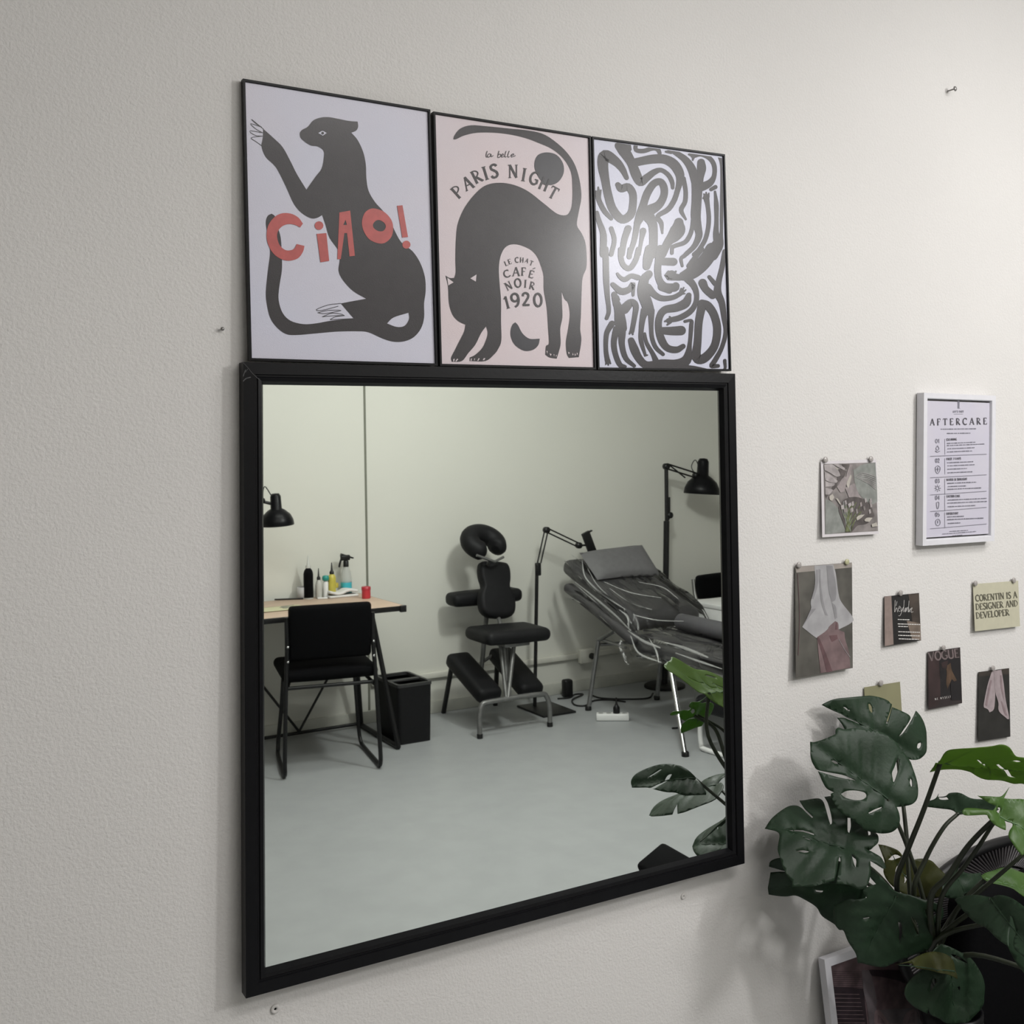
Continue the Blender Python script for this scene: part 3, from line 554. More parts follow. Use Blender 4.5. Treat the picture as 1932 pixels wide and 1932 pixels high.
a.text('CORENTIN IS A', (1543, 405), (1878, 376), 52, 1, .85, gap=.06); a.text('DESIGNER AND', (1546, 475), (1884, 444), 52, 1, .85, gap=.06); a.text('DEVELOPER', (1549, 545), (1816, 517), 52, 1, .85, gap=.06)
done(a, mb, inf)
a, mb, inf = sheet('pinned_card', 'dark magazine cover card with an ochre figure pinned above the plant', 'card', tf, [(1160, 1278), (1433, 1225), (1417, 775), (1155, 812)],
   [P_('cover_dark', (.030, .022, .022), .3, 20), P_('cover_red', (.035, .020, .020), .3, 20), P_('ochre', (.075, .045, .027), .4, 40), P_('masthead', (.16, .125, .125), .1), P_('cover_black', (.012, .010, .011), .1), P_('chalk', (.62, .60, .58), .05)])
a.poly([(1157,870),(1245,860),(1255,1200),(1165,1265)], 1, 1); a.poly([(1250,870),(1415,860),(1428,1150),(1260,1180)], 4, 1)
a.poly([(1300,930),(1340,900),(1350,960),(1390,1040),(1375,1060),(1350,1030),(1315,1110),(1305,1060),(1310,980)], 2, 2); a.poly([(1265,900),(1320,880),(1310,950),(1270,940)], 1, 2); a.poly([(1340,1060),(1400,1040),(1428,1090),(1425,1200),(1345,1200)], 4, 3)
a.text('VOGUE', (1166, 888), (1412, 856), 72, 3, 1.0, gap=.02, serif=False); a.text('ME MYSELF & I', (1214, 1202), (1394, 1171), 17, 5, .75, serif=False, gap=.5)
done(a, mb, inf)
a, mb, inf = sheet('pinned_card', 'plain olive green card half hidden behind the top leaf', 'card', tf, [(656, 1400), (951, 1352), (932, 1053), (643, 1098)], [P_('olive_card', (.235, .225, .13), .05, 20)])
done(a, mb, inf)
a, mb, inf = sheet('pinned_photo', 'pinned photo of pale pink draped cloth on near-black', 'photo', tf, [(1563, 1535), (1822, 1495), (1812, 943), (1565, 975)],
   [P_('cloth_black', (.020, .019, .017), .25, 30), P_('pale_pink', (.33, .275, .285), .12, 50), P_('pink_shade', (.24, .18, .19), .12, 50), P_('top_brown', (.040, .032, .026), .2)])
a.poly([(1566,977),(1812,945),(1813,990),(1566,1010)], 3, 1, smooth=False)
a.poly([(1675,960),(1705,960),(1700,1040),(1700,1160),(1690,1270),(1655,1300),(1640,1275),(1610,1260),(1608,1230),(1635,1090)], 1, 2); a.poly([(1690,965),(1750,955),(1770,1080),(1785,1200),(1812,1340),(1800,1355),(1730,1290),(1725,1220),(1700,1130)], 1, 3)
for q in ([(1660,1040),(1675,1040),(1650,1160),(1635,1250),(1620,1240)], [(1740,1000),(1752,1000),(1760,1100),(1770,1200),(1745,1100)], [(1745,1210),(1760,1220),(1800,1330),(1775,1310)]): a.poly(q, 2, 4)
done(a, mb, inf)

M_PIN = mat('clear_pin_plastic', (.36, .335, .32), .3, noise=.05, coat=.5); M_PINY = mat('yellow_pin_plastic', (.44, .43, .27), .3, noise=.05, coat=.5)
tb = zoom(1480, 720, 4.274)
for (q, f, m, lab) in (((337, 630), tb, 0, 'round clear push pin at the upper left of the feather photo'), ((704, 625), tb, 0, 'round clear push pin at the upper right of the feather photo'),
    ((123, 112), tf, 0, 'round grey push pin at the left corner of the drape photo'), ((510, 87), tf, 1, 'yellowish push pin at the right corner of the drape photo'),
    ((943, 338), tf, 0, 'push pin on the handwriting card'), ((1547, 260), tf, 0, 'push pin on the left corner of the cream lettered card'), ((1857, 235), tf, 0, 'push pin on the right corner of the cream lettered card'),
    ((1289, 780), tf, 0, 'push pin on the magazine cover card'), ((1688, 945), tf, 0, 'push pin on the pink cloth photo'), ((784, 1065), tf, 0, 'push pin on the olive green card')):
    p = at(*f(*q), -.0085); mb = MB()
    mb.lathe([(0, -.0004), (.0046, 0), (.0058, .0008), (.0058, .0024), (.0046, .003), (.0018, .0034), (.0014, .006), (.0008, .0080)], p, (0, 1, 0), 18)
    tag(mb.build('push_pin', M_PINY if m else M_PIN), lab, 'push pin', 'push pins in the picture wall')
# wall hardware
M_STEEL = mat('screw_steel', (.30, .29, .28), .4, metal=.8, noise=.1)
p = at(1788, 172, -.001); mb = MB(); mb.lathe([(.0015, 0), (.0015, .014), (.005, .0145), (.0055, .016), (.004, .018), (0, .0185)], p, (0.25, -1, .1), 14); tag(mb.build('wall_screw', M_STEEL), 'small screw head left in the bare wall at upper right', 'screw')
p = at(519, 1903, -.0002); mb = MB(); mb.lathe([(.0018, .0005), (.0022, .002), (.0062, .0024), (.0066, .0015), (.0066, 0)], p, (0, -1, 0), 18)
o = mb.build('wall_plug', mat('wall_plug_plastic', (.60, .58, .56), .5, noise=.03)); tag(o, 'round wall plug just below the lower left mirror corner', 'wall plug')
mb = MB(); mb.lathe([(.0019, .0005), (.0001, .0006)], p, (0, -1, 0), 12); mb.build('hole', M_FAB, o)
p = at(418, 621, -.0005); mb = MB(); mb.lathe([(.0012, 0), (.0012, .004), (.0028, .0044), (.0024, .006), (0, .0064)], p, (0, -1, 0), 12); tag(mb.build('wall_nail', M_STEEL), 'tiny nail in the wall left of the cat poster', 'nail')
p = at(1289, 1691, -.0002); mb = MB(); mb.lathe([(.0012, .0005), (.002, .0014), (.0050, .0016), (.0054, .0008), (.0054, 0)], p, (0, -1, 0), 16); tag(mb.build('wall_plug', MATS['wall_plug_plastic']), 'painted-over wall plug under the lower right of the mirror', 'wall plug')

# ------------------------------------------------------------------ framed print leaning on the wall by the floor
tf = zoom(1540, 1780, 4.93)
TL = at(*tf(75, 152), -.022); LN = unit(np.cross(V(1, 0, 0), V(0, .085, TL[2]))); LN = -LN if LN[1] > 0 else LN
FWD = .33; up = V(0, .085, TL[2]); dn = -up*(1-.004/TL[2])
BL = TL+dn; C = [BL, BL+V(FWD, 0, 0), TL+V(FWD, 0, 0), TL]
t = thing('framed_print', 'white framed print of a pink hairless cat leaning against the wall under the plant', 'framed print', (C[0]+C[1])/2)
mb = MB(); miter(mb, C, LN, [(0, -.016), (0, 0), (.015, 0), (.0155, -.004), (.0155, -.016)]); mb.build('frame', M_WFR, t)
PPk = [P_('maroon', (.105, .070, .076), .35, 40), P_('plum_black', (.020, .012, .016), .3, 40), P_('grey_mauve', (.11, .092, .10), .2, 30), P_('cat_pink', (.165, .115, .12), .2, 40), P_('rib_line', (.19, .135, .14), .2)]
cen = sum(C)/4; q = [c+(cen-c)*.06-LN*.005 for c in C]
a = Art(MB(), TL-LN*.005, LN, tf); a.mb.quad(*q, 0); a.mb.add([p-LN*.004 for p in q], [[3, 2, 1, 0]], 0)
a.poly([(140,400),(440,420),(470,700),(520,1200),(140,1200)], 1, 1); a.poly([(420,250),(500,250),(520,320),(560,500),(560,620),(900,600),(900,700),(1500,700),(1500,1300),(560,1300),(480,640),(440,440)], 2, 2)
for i in range(13): a.stroke([(150, 470+i*38), (400+i*8, 474+i*38)], 4, 4, 2, 1, cap=False)
for i in range(9): a.stroke([(160, 262+i*18), (430, 266+i*18)], 1, 4, 1, 1, cap=False)
a.poly([(490,245),(960,255),(840,365),(760,345),(600,310),(520,300)], 1, 3)
a.poly([(540,749),(545,640),(580,612),(640,680),(680,745),(800,745),(830,660),(900,605),(935,640),(940,749),(900,1000),(560,1000)], 3, 3)
a.poly([(570,740),(575,660),(620,710),(640,745)], 0, 4); a.poly([(850,740),(880,660),(915,640),(918,740)], 0, 4)
a.mb.build('print', PPk, t)

# ------------------------------------------------------------------ black cord lounge chair behind the plant
Yc = -.085; C0 = at(1890, 1731, Yc); C1 = at(1890, 1712, Yc)
t = thing('lounge_chair', 'black round-backed cord lounge chair behind the plant', 'chair', (C0[0], -.42, 0))
def ell(c, rx, rz, n=72, y=0, lean=.10):
    return [c+V(rx*math.cos(2*math.pi*i/n), y+rz*math.sin(2*math.pi*i/n)*lean, rz*math.sin(2*math.pi*i/n)) for i in range(n)]
Eo = ell(C0, .297, .144); Ei = ell(C1, .120, .079)
mb = MB(); mb.tube(Eo, .0105, 12, closed=True); mb.build('rim', M_BLKM, t)
mb = MB(); mb.tube(Ei, .006, 8, closed=True); mb.build('inner_ring', M_CHR, t)
M_CORD = mat('black_cord', (.030, .027, .029), .45, noise=.1, nscale=80)
cords = MB()
n = 150; Eo2 = ell(C0, .297, .144, n); Ei2 = ell(C1, .120, .079, n)
for i in range(n): cords.tube([Eo2[i]+V(0, -.004, 0), Ei2[i]+V(0, -.004, 0)], .0026, 6)
cords.build('cord_back', M_CORD, t)
M_SHELL = mat('black_mesh_cloth', (.010, .009, .011), .8, spec=.2, noise=.15, nscale=300)
mb = MB()
for i in range(n):                                                  # thin black cloth behind the cords
    j = (i+1) % n; mb.add([Eo2[i]+V(0, .004, 0), Eo2[j]+V(0, .004, 0), Ei2[j]+V(0, .004, 0), Ei2[i]+V(0, .004, 0)], [[0, 1, 2, 3]])
mb.build('back_lining', M_SHELL, t)
zt = at(1860, 1668, -.145)[2]
mb = MB(); mb.box((2.0, -.145, zt-.16), (.53, .06, .32), bev=.03, seg=4); mb.build('back_cushion', M_FAB, t)
mb = MB(); mb.box((2.05, -.48, .365), (.58, .56, .11), bev=.045, seg=4); mb.build('seat_cushion', M_FAB, t)
mb = MB(); mb.tube(spl([(1.76, -.12, .315), (1.76, -.72, .31), (1.78, -.78, .31), (2.28, -.78, .31), (2.34, -.72, .31), (2.34, -.12, .315)], 5), .013, 10); mb.tube([(1.76, -.12, .315), (2.34, -.12, .315)], .012, 10)
mb.tube([(1.76, -.12, .315), Eo[40]], .011); mb.tube([(2.34, -.12, .315), Eo[68]], .011); mb.build('seat_frame', M_BLKM, t)
for (x, y) in ((1.775, -.15), (2.315, -.15), (1.76, -.74), (2.30, -.74)):
    mb = MB(); mb.tube([(x, y, .315), (x+(x-2.03)*.05, y+(y+.45)*.05, 0.002)], [.014, .011], 10); mb.build('leg', M_BLKM, t)
A = my(1228, 1640, -.80); B = my(1249, 1584, -.86); Cc = my(1318, 1623, -.70)
ex = unit(Cc-B); ey = unit((A-B)-ex*((A-B)@ex)); ez = np.cross(ex, ey)
wl, hl = np.linalg.norm(Cc-B)+.05, abs((A-B)@ey)+.01
mb = MB(); mb.box(B+ex*wl/2+ey*hl/2+ez*(.02 if ez[2] < 0 else -.02), (wl, hl, .035), np.array([ex, ey, ez]).T, bev=.012, seg=3); mb.build('armrest', M_FAB, t)
mb = MB(); mid = B+ex*wl*.75+ey*hl/2; mb.tube([mid, V(1.73, -.70, .35)], .011); mb.build('armrest_post', M_BLKM, t)

# ------------------------------------------------------------------ the far side of the room, seen in the mirror
R3 = lambda p: V(*p)
# desk
DT = .74; DXl, DXr, DYf, DYb = 1.28, 2.285, -3.62, -4.225
t = thing('desk', 'wood-topped desk with black angled metal legs against the far wall', 'desk', ((DXl+DXr)/2, (DYf+DYb)/2, 0))
mb = MB(); mb.box(((DXl+DXr)/2, (DYf+DYb)/2, DT-.012), (DXr-DXl, DYf-DYb, .024), bev=.002); mb.build('tabletop', M_WOOD, t)
mb = MB()
for y in (DYf, DYb): mb.box(((DXl+DXr)/2, y, DT-.014), (DXr-DXl+.012, .010, .026), bev=.002)
for x in (DXl, DXr): mb.box((x, (DYf+DYb)/2, DT-.014), (.010, DYf-DYb, .026), bev=.002)
mb.box((DXr-.008, DYf+.004, DT-.016), (.034, .018, .034), bev=.003); mb.build('edge_trim', M_BLKM, t)
for sx, xt, xb in ((1, 2.175, 2.262), (-1, 1.40, 1.31)):
    mb = MB(); mb.tube([(xt, -3.80, DT-.026), (xb, -3.668, .014)], .0135, 10); mb.tube([(xb, -3.668, .014), (xb+.012*sx, -4.20, .014)], .0135, 10)
    mb.tube([(xt, -4.05, DT-.026), (xb+.012*sx, -4.20, .014)], .0135, 10); mb.tube([(xt, -3.80, DT-.03), (xt, -4.05, DT-.03)], .0125, 10); mb.build('leg', M_BLKM, t)
mb = MB(); mb.tube([(1.31, -4.20, .022), (2.262, -4.20, .022)], .009, 8); ap = (1.915, -4.195, .03)
mb.tube([ap, (1.42, -4.195, DT-.03)], .007, 8); mb.tube([ap, (2.235, -4.195, DT-.2)], .007, 8); mb.build('cross_brace', M_BLKM, t)

# chair at the desk
A = mz(538, 1467, .012); B = mz(718, 1447, .012); r = unit(B-A); wch = np.linalg.norm(B-A); f = V(r[1], -r[0], 0); f = f if f[1] < 0 else -f
cc = (A+B)/2
t = thing('desk_chair', 'black padded sled-base chair pulled up to the wooden desk', 'chair', (cc[0], cc[1], 0))
L = lambda x, y, z: V(cc[0], cc[1], 0)+r*x+f*y+V(0, 0, z)
h = wch/2
for s_ in (-1, 1):
    mb = MB(); pts = [L(s_*(h-.02), .035, .75), L(s_*(h-.02), .03, .60), L(s_*(h-.012), .02, .43), L(s_*h, .0, .10), L(s_*h, .0, .035), L(s_*h, .03, .012), L(s_*h, .10, .012), L(s_*(h-.01), .40, .012), L(s_*(h-.015), .45, .03), L(s_*(h-.02), .465, .08), L(s_*(h-.035), .44, .25), L(s_*(h-.045), .43, .40), L(s_*(h-.05), .40, .435), L(s_*(h-.05), .10, .445)]
    mb.tube(spl(pts, 3), .0105, 8); fl = mb.build('frame_loop', M_BLKM, t)
    for z in (.615, .545):
        mb = MB(); mb.lathe([(.0065, 0), (.0065, .003), (.004, .006), (0, .007)], L(s_*(h-.022), .010, z), -f, 10); mb.build('screw_cap', M_CHR, fl)
mb = MB(); mb.tube([L(-h+.03, .38, .432), L(h-.03, .38, .432)], .010, 8); mb.tube([L(-h+.015, .04, .415), L(h-.015, .04, .415)], .009, 8)
for s_ in (-1, 1): mb.tube([L(s_*(h-.012), .03, .40), L(s_*(h-.05), .16, .44)], .009, 8)
mb.build('seat_rail', M_BLKM, t)
def cushion(mb, c, size, R, bev, puff=0.0, k=7):
    """padded slab: a grid-topped rounded box whose faces swell"""
    bm = bmesh.new(); bmesh.ops.create_cube(bm, size=1); bmesh.ops.scale(bm, vec=size, verts=bm.verts)
    bmesh.ops.bevel(bm, geom=list(bm.edges), offset=min(bev, min(size)*.48), segments=4, profile=.5, affect='EDGES')
    bmesh.ops.subdivide_edges(bm, edges=[e for e in bm.edges if e.calc_length() > max(size)*.2], cuts=k, use_grid_fill=True)
    bm.verts.index_update(); vs = []
    for v in bm.verts:
        p = np.array(v.co); a, b = p[0]/(size[0]/2), p[1]/(size[1]/2); p[2] += math.copysign(1, p[2])*puff*max(0, 1-a*a)*max(0, 1-b*b); vs.append(R@p+np.array(c))
    mb.add(vs, [[v.index for v in f_.verts] for f_ in bm.faces], 0, True); bm.free(); return mb
RC = np.array([r, f, V(0, 0, 1)]).T
mb = MB(); cushion(mb, L(0, .24, .468), (.46, .43, .055), RC, .026, .012); mb.build('seat', M_FAB, t)
bt = math.radians(8); RB = np.array([r, unit(V(0, 0, 1)-f*.10), unit(f+V(0, 0, .10))]).T
mb = MB(); cushion(mb, L(0, .040, .672), (wch-.055, .265, .042), RB, .02, .008); mb.build('backrest', M_FAB, t)
# waste bin
t = thing('waste_bin', 'black square waste bin with a split lid beside the desk leg', 'waste bin', (2.39, -3.885, 0))
mb = MB(); prof = []
bx, by, bh = .098, .155, .30
def ringbox(mb, cx, cy, zs):
    vs = []
    for z, hx, hy, rr in zs:
        for (sx, sy, a0) in ((1, 1, 0), (-1, 1, 90), (-1, -1, 180), (1, -1, 270)):
            for k in range(5):
                a = math.radians(a0+k*22.5); vs.append((cx+sx*(hx-rr)+rr*math.cos(a), cy+sy*(hy-rr)+rr*math.sin(a), z))
    n = 20; fs = [[i*n+j, i*n+(j+1) % n, (i+1)*n+(j+1) % n, (i+1)*n+j] for i in range(len(zs)-1) for j in range(n)]
    mb.add(vs, fs+[list(range(n))[::-1], [(len(zs)-1)*n+j for j in range(n)]], 0, False)
ringbox(mb, 2.39, -3.885, [(0, bx-.006, by-.006, .02), (bh, bx, by, .02), (bh, bx-.008, by-.008, .018), (.02, bx-.014, by-.014, .016)]); mb.build('body', M_VINB, t)
M_BINR = mat('bin_rim_plastic', (.028, .028, .029), .45, noise=.1)
mb = MB(); ringbox(mb, 2.39, -3.885, [(bh-.004, bx+.003, by+.003, .02), (bh+.012, bx+.003, by+.003, .02), (bh+.012, bx-.012, by-.012, .014), (bh-.004, bx-.012, by-.012, .014)]); mb.box((2.39, -3.875, bh+.004), (2*bx-.02, .03, .012), bev=.003); mb.build('rim', M_BINR, t)

# things on the desk
def bottle(label, x, y, rad, hb, m_body, m_cap, tip=.05, shoulder=.02, m_low=None, low=0):
    t = thing('squeeze_bottle', label, 'bottle', (x, y, DT), 'bottles at the back of the desk'); z = DT+.0005
    mb = MB(); mb.lathe([(rad*.9, 0), (rad, .004), (rad, hb-shoulder), (rad*.8, hb-shoulder*.4), (rad*.42, hb), (rad*.42, hb+.006), (0, hb+.006)], (x, y, z), n=20); mb.build('bottle_body', m_body, t)
    mb = MB(); mb.lathe([(rad*.55, hb), (rad*.55, hb+.012), (rad*.30, hb+.018), (rad*.10, hb+.012+tip), (0, hb+.013+tip)], (x, y, z), n=16); mb.build('nozzle', m_cap, t)
    if m_low: mb = MB(); mb.lathe([(rad+.0008, .006), (rad+.0008, low)], (x, y, z), n=20); mb.build('label_band', m_low, t)
    return t
M_CLR = mat('clear_bottle_plastic', (.50, .50, .47), .25, noise=.03); M_YEL = mat('yellow_liquid', (.50, .43, .07), .35, noise=.08); M_TEAL = mat('teal_plastic', (.02, .27, .23), .4, noise=.05)
M_CYAN = mat('cyan_liquid', (.05, .42, .50), .3, noise=.05); M_RED = mat('red_plastic', (.52, .035, .05), .4, noise=.05)
P = lambda u, v: mz(u, v, DT)
yb = -4.165
def dx(u): return my(u, 1100, yb)[0]
bottle('tall black bottle with a clear pointed tip at the back of the desk', dx(583), yb-.01, .026, .165, M_FAB, M_CLR, .055, .03, M_CLR, .0)
mb = None
bottle('slim clear bottle with a black tip next to the tall black bottle', dx(600), yb+.01, .018, .10, M_CLR, M_BLKM, .05, .03)
bottle('yellow bottle with a black pointed cap on the desk', dx(625.5), yb+.005, .022, .125, M_YEL, M_BLKM, .05, .02, M_CLR, .0)
t = thing('flip_bottle', 'small white bottle with a round teal cap on the desk', 'bottle', (dx(612), yb+.02, DT), 'bottles at the back of the desk')
mb = MB(); mb.lathe([(.013, 0), (.014, .003), (.014, .085), (.006, .095), (0, .095)], (dx(612), yb+.02, DT+.0005), n=16); mb.build('bottle_body', M_WHITE, t)
mb = MB(); mb.lathe([(.004, .09), (.017, .095), (.019, .108), (.016, .12), (0, .123)], (dx(612), yb+.02, DT), n=16); mb.build('cap', M_TEAL, t)
sx_, sy_ = dx(657), yb-.03
t = thing('spray_bottle', 'clear spray bottle with black trigger head and blue liquid on the desk', 'spray bottle', (sx_, sy_, DT))
mb = MB(); mb.lathe([(.029, .0), (.031, .004), (.031, .07)], (sx_, sy_, DT+.0005), n=22); mb.add([], []); mb.build('liquid', M_CYAN, t)
M_CLB = film('clear_spray_plastic', .45, (.6, .62, .6))
mb = MB(); mb.lathe([(.031, .07), (.031, .09), (.024, .13), (.014, .155), (.013, .165)], (sx_, sy_, DT), n=22); mb.build('bottle_body', M_CLB, t)
mb = MB(); mb.lathe([(.015, .155), (.015, .185), (.011, .19)], (sx_, sy_, DT), n=16); mb.box((sx_-.004, sy_, DT+.205), (.055, .02, .03), bev=.006)
mb.tube([(sx_-.03, sy_, DT+.222), (sx_+.045, sy_, DT+.200)], [.010, .004], 10); mb.tube(spl([(sx_-.022, sy_, DT+.21), (sx_-.034, sy_, DT+.18), (sx_-.040, sy_, DT+.155)], 4), .006, 8); mb.build('trigger_head', M_BLKM, t)
t = thing('ointment_pot', 'low yellow pot behind the folded towel on the desk', 'pot', (dx(635), yb-.045, DT)); mb = MB(); mb.lathe([(.023, 0), (.025, .004), (.025, .045)], (dx(635), yb-.045, DT+.0005), n=22); mb.build('pot_body', M_CLR, t); mb = MB(); mb.lathe([(.027, .045), (.027, .065), (.022, .07), (0, .07)], (dx(635), yb-.045, DT), n=22); mb.build('pot_lid', mat('yellow_lid', (.52, .40, .06), .4, noise=.05), t)
p = P(640, 1124)
mb = MB(); vs = []; nx_, ny_ = 14, 8
Tw = MB()
def slabcurve(mb, c, lx, ly, th, fn, nx=16, ny=8):
    g = [[(c[0]+(i/nx-.5)*lx, c[1]+(j/ny-.5)*ly, c[2]+fn(i/nx-.5, j/ny-.5)) for j in range(ny+1)] for i in range(nx+1)]
    vs = [q for row in g for q in row]; k = len(vs); vs2 = [(q[0], q[1], q[2]+th) for q in vs]; idx = lambda i, j: i*(ny+1)+j
    fs = [[idx(i, j), idx(i, j+1), idx(i+1, j+1), idx(i+1, j)] for i in range(nx) for j in range(ny)]
    fs += [[k+idx(i, j), k+idx(i+1, j), k+idx(i+1, j+1), k+idx(i, j+1)] for i in range(nx) for j in range(ny)]
    bd = [idx(i, 0) for i in range(nx+1)]+[idx(nx, j) for j in range(1, ny+1)]+[idx(i, ny) for i in range(nx-1, -1, -1)]+[idx(0, j) for j in range(ny-1, 0, -1)]
    fs += [[bd[i], bd[(i+1) % len(bd)], k+bd[(i+1) % len(bd)], k+bd[i]] for i in range(len(bd))]
    mb.add(vs+vs2, fs, 0, True)
slabcurve(Tw, (p[0]-.005, p[1]+.045, DT+.001), .165, .09, .012, lambda a, b: 0); slabcurve(Tw, (p[0]-.005, p[1]+.045, DT+.014), .16, .085, .014, lambda a, b: .018*max(0, a)**1+.006*math.sin(a*9)+.006)
tag(Tw.build('folded_towel', mat('white_towel', (.70, .69, .68), .85, noise=.03, bump=.4, bscale=400)), 'folded white towel in front of the bottles on the desk', 'towel')
p = P(568, 1128); mb = MB(); mb.lathe([(.026, 0), (.03, .004), (.031, .062), (.028, .062), (.027, .006), (0, .005)], (p[0], p[1]+.03, DT+.0005), n=22); tag(mb.build('plastic_cup', mat('milky_plastic', (.48, .47, .47), .4, noise=.03)), 'milky white cup at the left of the bottles on the desk', 'cup')
p = P(691, 1129); t = thing('ink_cap', 'small bright red pot near the right end of the desk', 'pot', (p[0], p[1], DT)); mb = MB(); mb.lathe([(.022, 0), (.0235, .003), (.0235, .045)], (p[0], p[1], DT+.0005), n=20); mb.build('pot_body', M_RED, t); mb = MB(); mb.lathe([(.025, .045), (.025, .062), (.022, .064), (0, .064)], (p[0], p[1], DT), n=20); mb.build('pot_lid', mat('dark_red_lid', (.40, .02, .035), .4, noise=.05), t)
p = P(520, 1148)
mb = MB(); a_ = math.radians(-14); slabcurve(mb, (p[0]+.02, p[1]+.03, DT+.0008), .24, .17, .0012, lambda a, b: .004*max(0, b+.2)); o = mb.build('paper_sheet', [mat('yellow_paper', (.58, .56, .36), .7, noise=.03)]); tag(o, 'pale yellow drawing sheet lying on the left of the desk', 'paper')
mb = MB()
for i in range(7): mb.tube(spl([(p[0]+.02+.03*math.cos(i)+.01*i, p[1]+.03+.03*math.sin(i*1.7), DT+.0032), (p[0]+.05+.035*math.cos(i*2.1), p[1]+.02+.04*math.sin(i), DT+.0032), (p[0]+.09+.01*i-.03, p[1]+.05*math.sin(i*2.3), DT+.0032)], 4), .0016, 4)
mb.build('pencil_sketch', mat('graphite', (.24, .24, .20), .6, noise=.1), o)
a0, b0 = P(518, 1133), P(572, 1131); mb = MB(); mb.tube([a0+V(0, .0, .005), b0+V(0, 0, .005)], .0042, 8); tag(mb.build('pen', M_BLKM), 'long black pen lying along the back of the desk', 'pen')
a0 = P(606, 1129); mb = MB(); mb.box((a0[0], a0[1]+.02, DT+.004), (.055, .03, .007), rotz(.3), bev=.002); tag(mb.build('foil_packet', M_WHITE), 'small white packet lying in front of the clear bottle', 'packet')

# swing-arm lamps
def shade(t, c, ax, rad, H, n=28):
    """bell shade: opening at c, axis ax pointing up to the neck"""
    mb = MB(); mb.lathe([(rad*.985, .0), (rad, .002), (rad*.96, H*.16), (rad*.80, H*.33), (rad*.50, H*.47), (rad*.33, H*.52), (rad*.31, H*.90), (rad*.22, H*.985), (0, H), (0, H*.98), (rad*.20, H*.96), (rad*.29, H*.88), (rad*.31, H*.50), (rad*.47, H*.45), (rad*.77, H*.32), (rad*.94, H*.15), (rad*.97, .0), (rad*.985, .0)], c, ax, n); sh_ = mb.build('lamp_shade', M_BLK, t)
    mb = MB(); mb.lathe([(0, .06), (rad*.2, .05), (rad*.33, .03), (rad*.3, .0), (rad*.12, -.012), (0, -.014)], np.asarray(c)+unit(ax)*.02, ax, 16); mb.build('bulb', M_WHITE, sh_)
yl = -3.95
c = my(523, 991, yl); tp = my(522, 938, yl)
t = thing('desk_lamp', 'black bell-shaded swing-arm lamp hanging over the left of the desk', 'lamp', (1.42, -4.16, DT))
shade(t, c, (-.06, .04, 1), .087, .165)
kn = my(494, 944, yl)
mb = MB(); j = V(1.46, -4.12, 1.42); jb = V(1.42, -4.16, .80)
for dz_ in (-.012, .012): mb.tube([V(kn[0]-.012, yl, kn[2]+dz_), j+V(0, 0, dz_)], .0045, 8); mb.tube([j+V(dz_, 0, 0), jb+V(dz_, 0, 0)], .0045, 8)
mb.tube([V(kn[0]-.02, yl, kn[2]), V(c[0]-.02, yl, tp[2]-.035)], .008, 8); mb.lathe([(0, -.012), (.014, -.012), (.014, .012), (0, .012)], (kn[0], yl, kn[2]), (0, 1, 0), 14); mb.lathe([(0, -.014), (.016, -.014), (.016, .014), (0, .014)], j, (0, 1, 0), 14); mb.build('swing_arm', M_BLKM, t)
mb = MB(); mb.tube(spl([V(kn[0]+.0, yl, kn[2]), V(kn[0]+.015, yl, kn[2]+.07), V(c[0]-.025, yl, tp[2]+.005), V(c[0], yl, tp[2])], 5), .003, 6); mb.build('cord', M_BLKM, t)
mb = MB(); mb.tube([jb, jb-V(0, 0, .055)], .010, 10); mb.box((1.42, -4.175, DT+.010), (.05, .08, .016), bev=.003); mb.box((1.42, -4.22, DT-.02), (.05, .016, .09), bev=.003); mb.build('clamp', M_BLKM, t)

t = thing('floor_lamp', 'black swing-arm floor lamp standing behind the reclining bed', 'lamp', (4.275, -4.05, 0)); yl = -4.05
mb = MB(); mb.lathe([(.13, 0), (.13, .012), (.12, .018), (.02, .022), (0, .022)], (4.275, yl, .001), n=32); mb.build('base', M_BLKM, t)
m0, m1, m2 = my(1258, 983, yl), my(1257, 990, yl), my(1258, 880, yl)
mb = MB(); mb.tube([(4.275, yl, .02), (m0[0]-.002, yl, m0[2])], .019, 12); mb.build('pole', M_BLKM, t)
sh = my(1324, 932, yl); st = my(1328, 882, yl); kn = my(1313, 897, yl); tp = my(1257, 880, yl); lo = my(1263, 972, yl)
mb = MB(); mb.tube([m0, tp], .013, 10); mb.tube([lo, my(1263, 938, yl)], .006, 8); mb.tube([lo, m0], .012, 8)
for o_ in (.016, -.016): mb.tube([tp+V(.01, 0, o_), kn+V(0, 0, o_)], .0055, 8)
mb.tube([tp+V(.02, 0, .012), kn+V(-.09, 0, -.012)], .005, 8)
for q in (tp, kn, lo): mb.lathe([(0, -.015), (.020, -.015), (.020, .015), (0, .015)], q, (0, 1, 0), 14)
mb.tube([kn, kn+V(.06, 0, .0)], .008, 8); mb.build('swing_arm', M_BLKM, t)
shade(t, sh, (.09, .0, 1), .118, .235)
mb = MB(); mb.tube(spl([kn+V(-.01, 0, .01), kn+V(-.035, 0, .06), kn+V(0, 0, .10), st+V(-.03, 0, -.02)], 6), .003, 6); mb.tube(spl([m0, V(4.30, yl, .75), V(4.305, yl+.0, .5), V(4.30, yl, .1), (4.29, yl, .02)], 5), .0035, 6); mb.build('cord', M_BLKM, t)

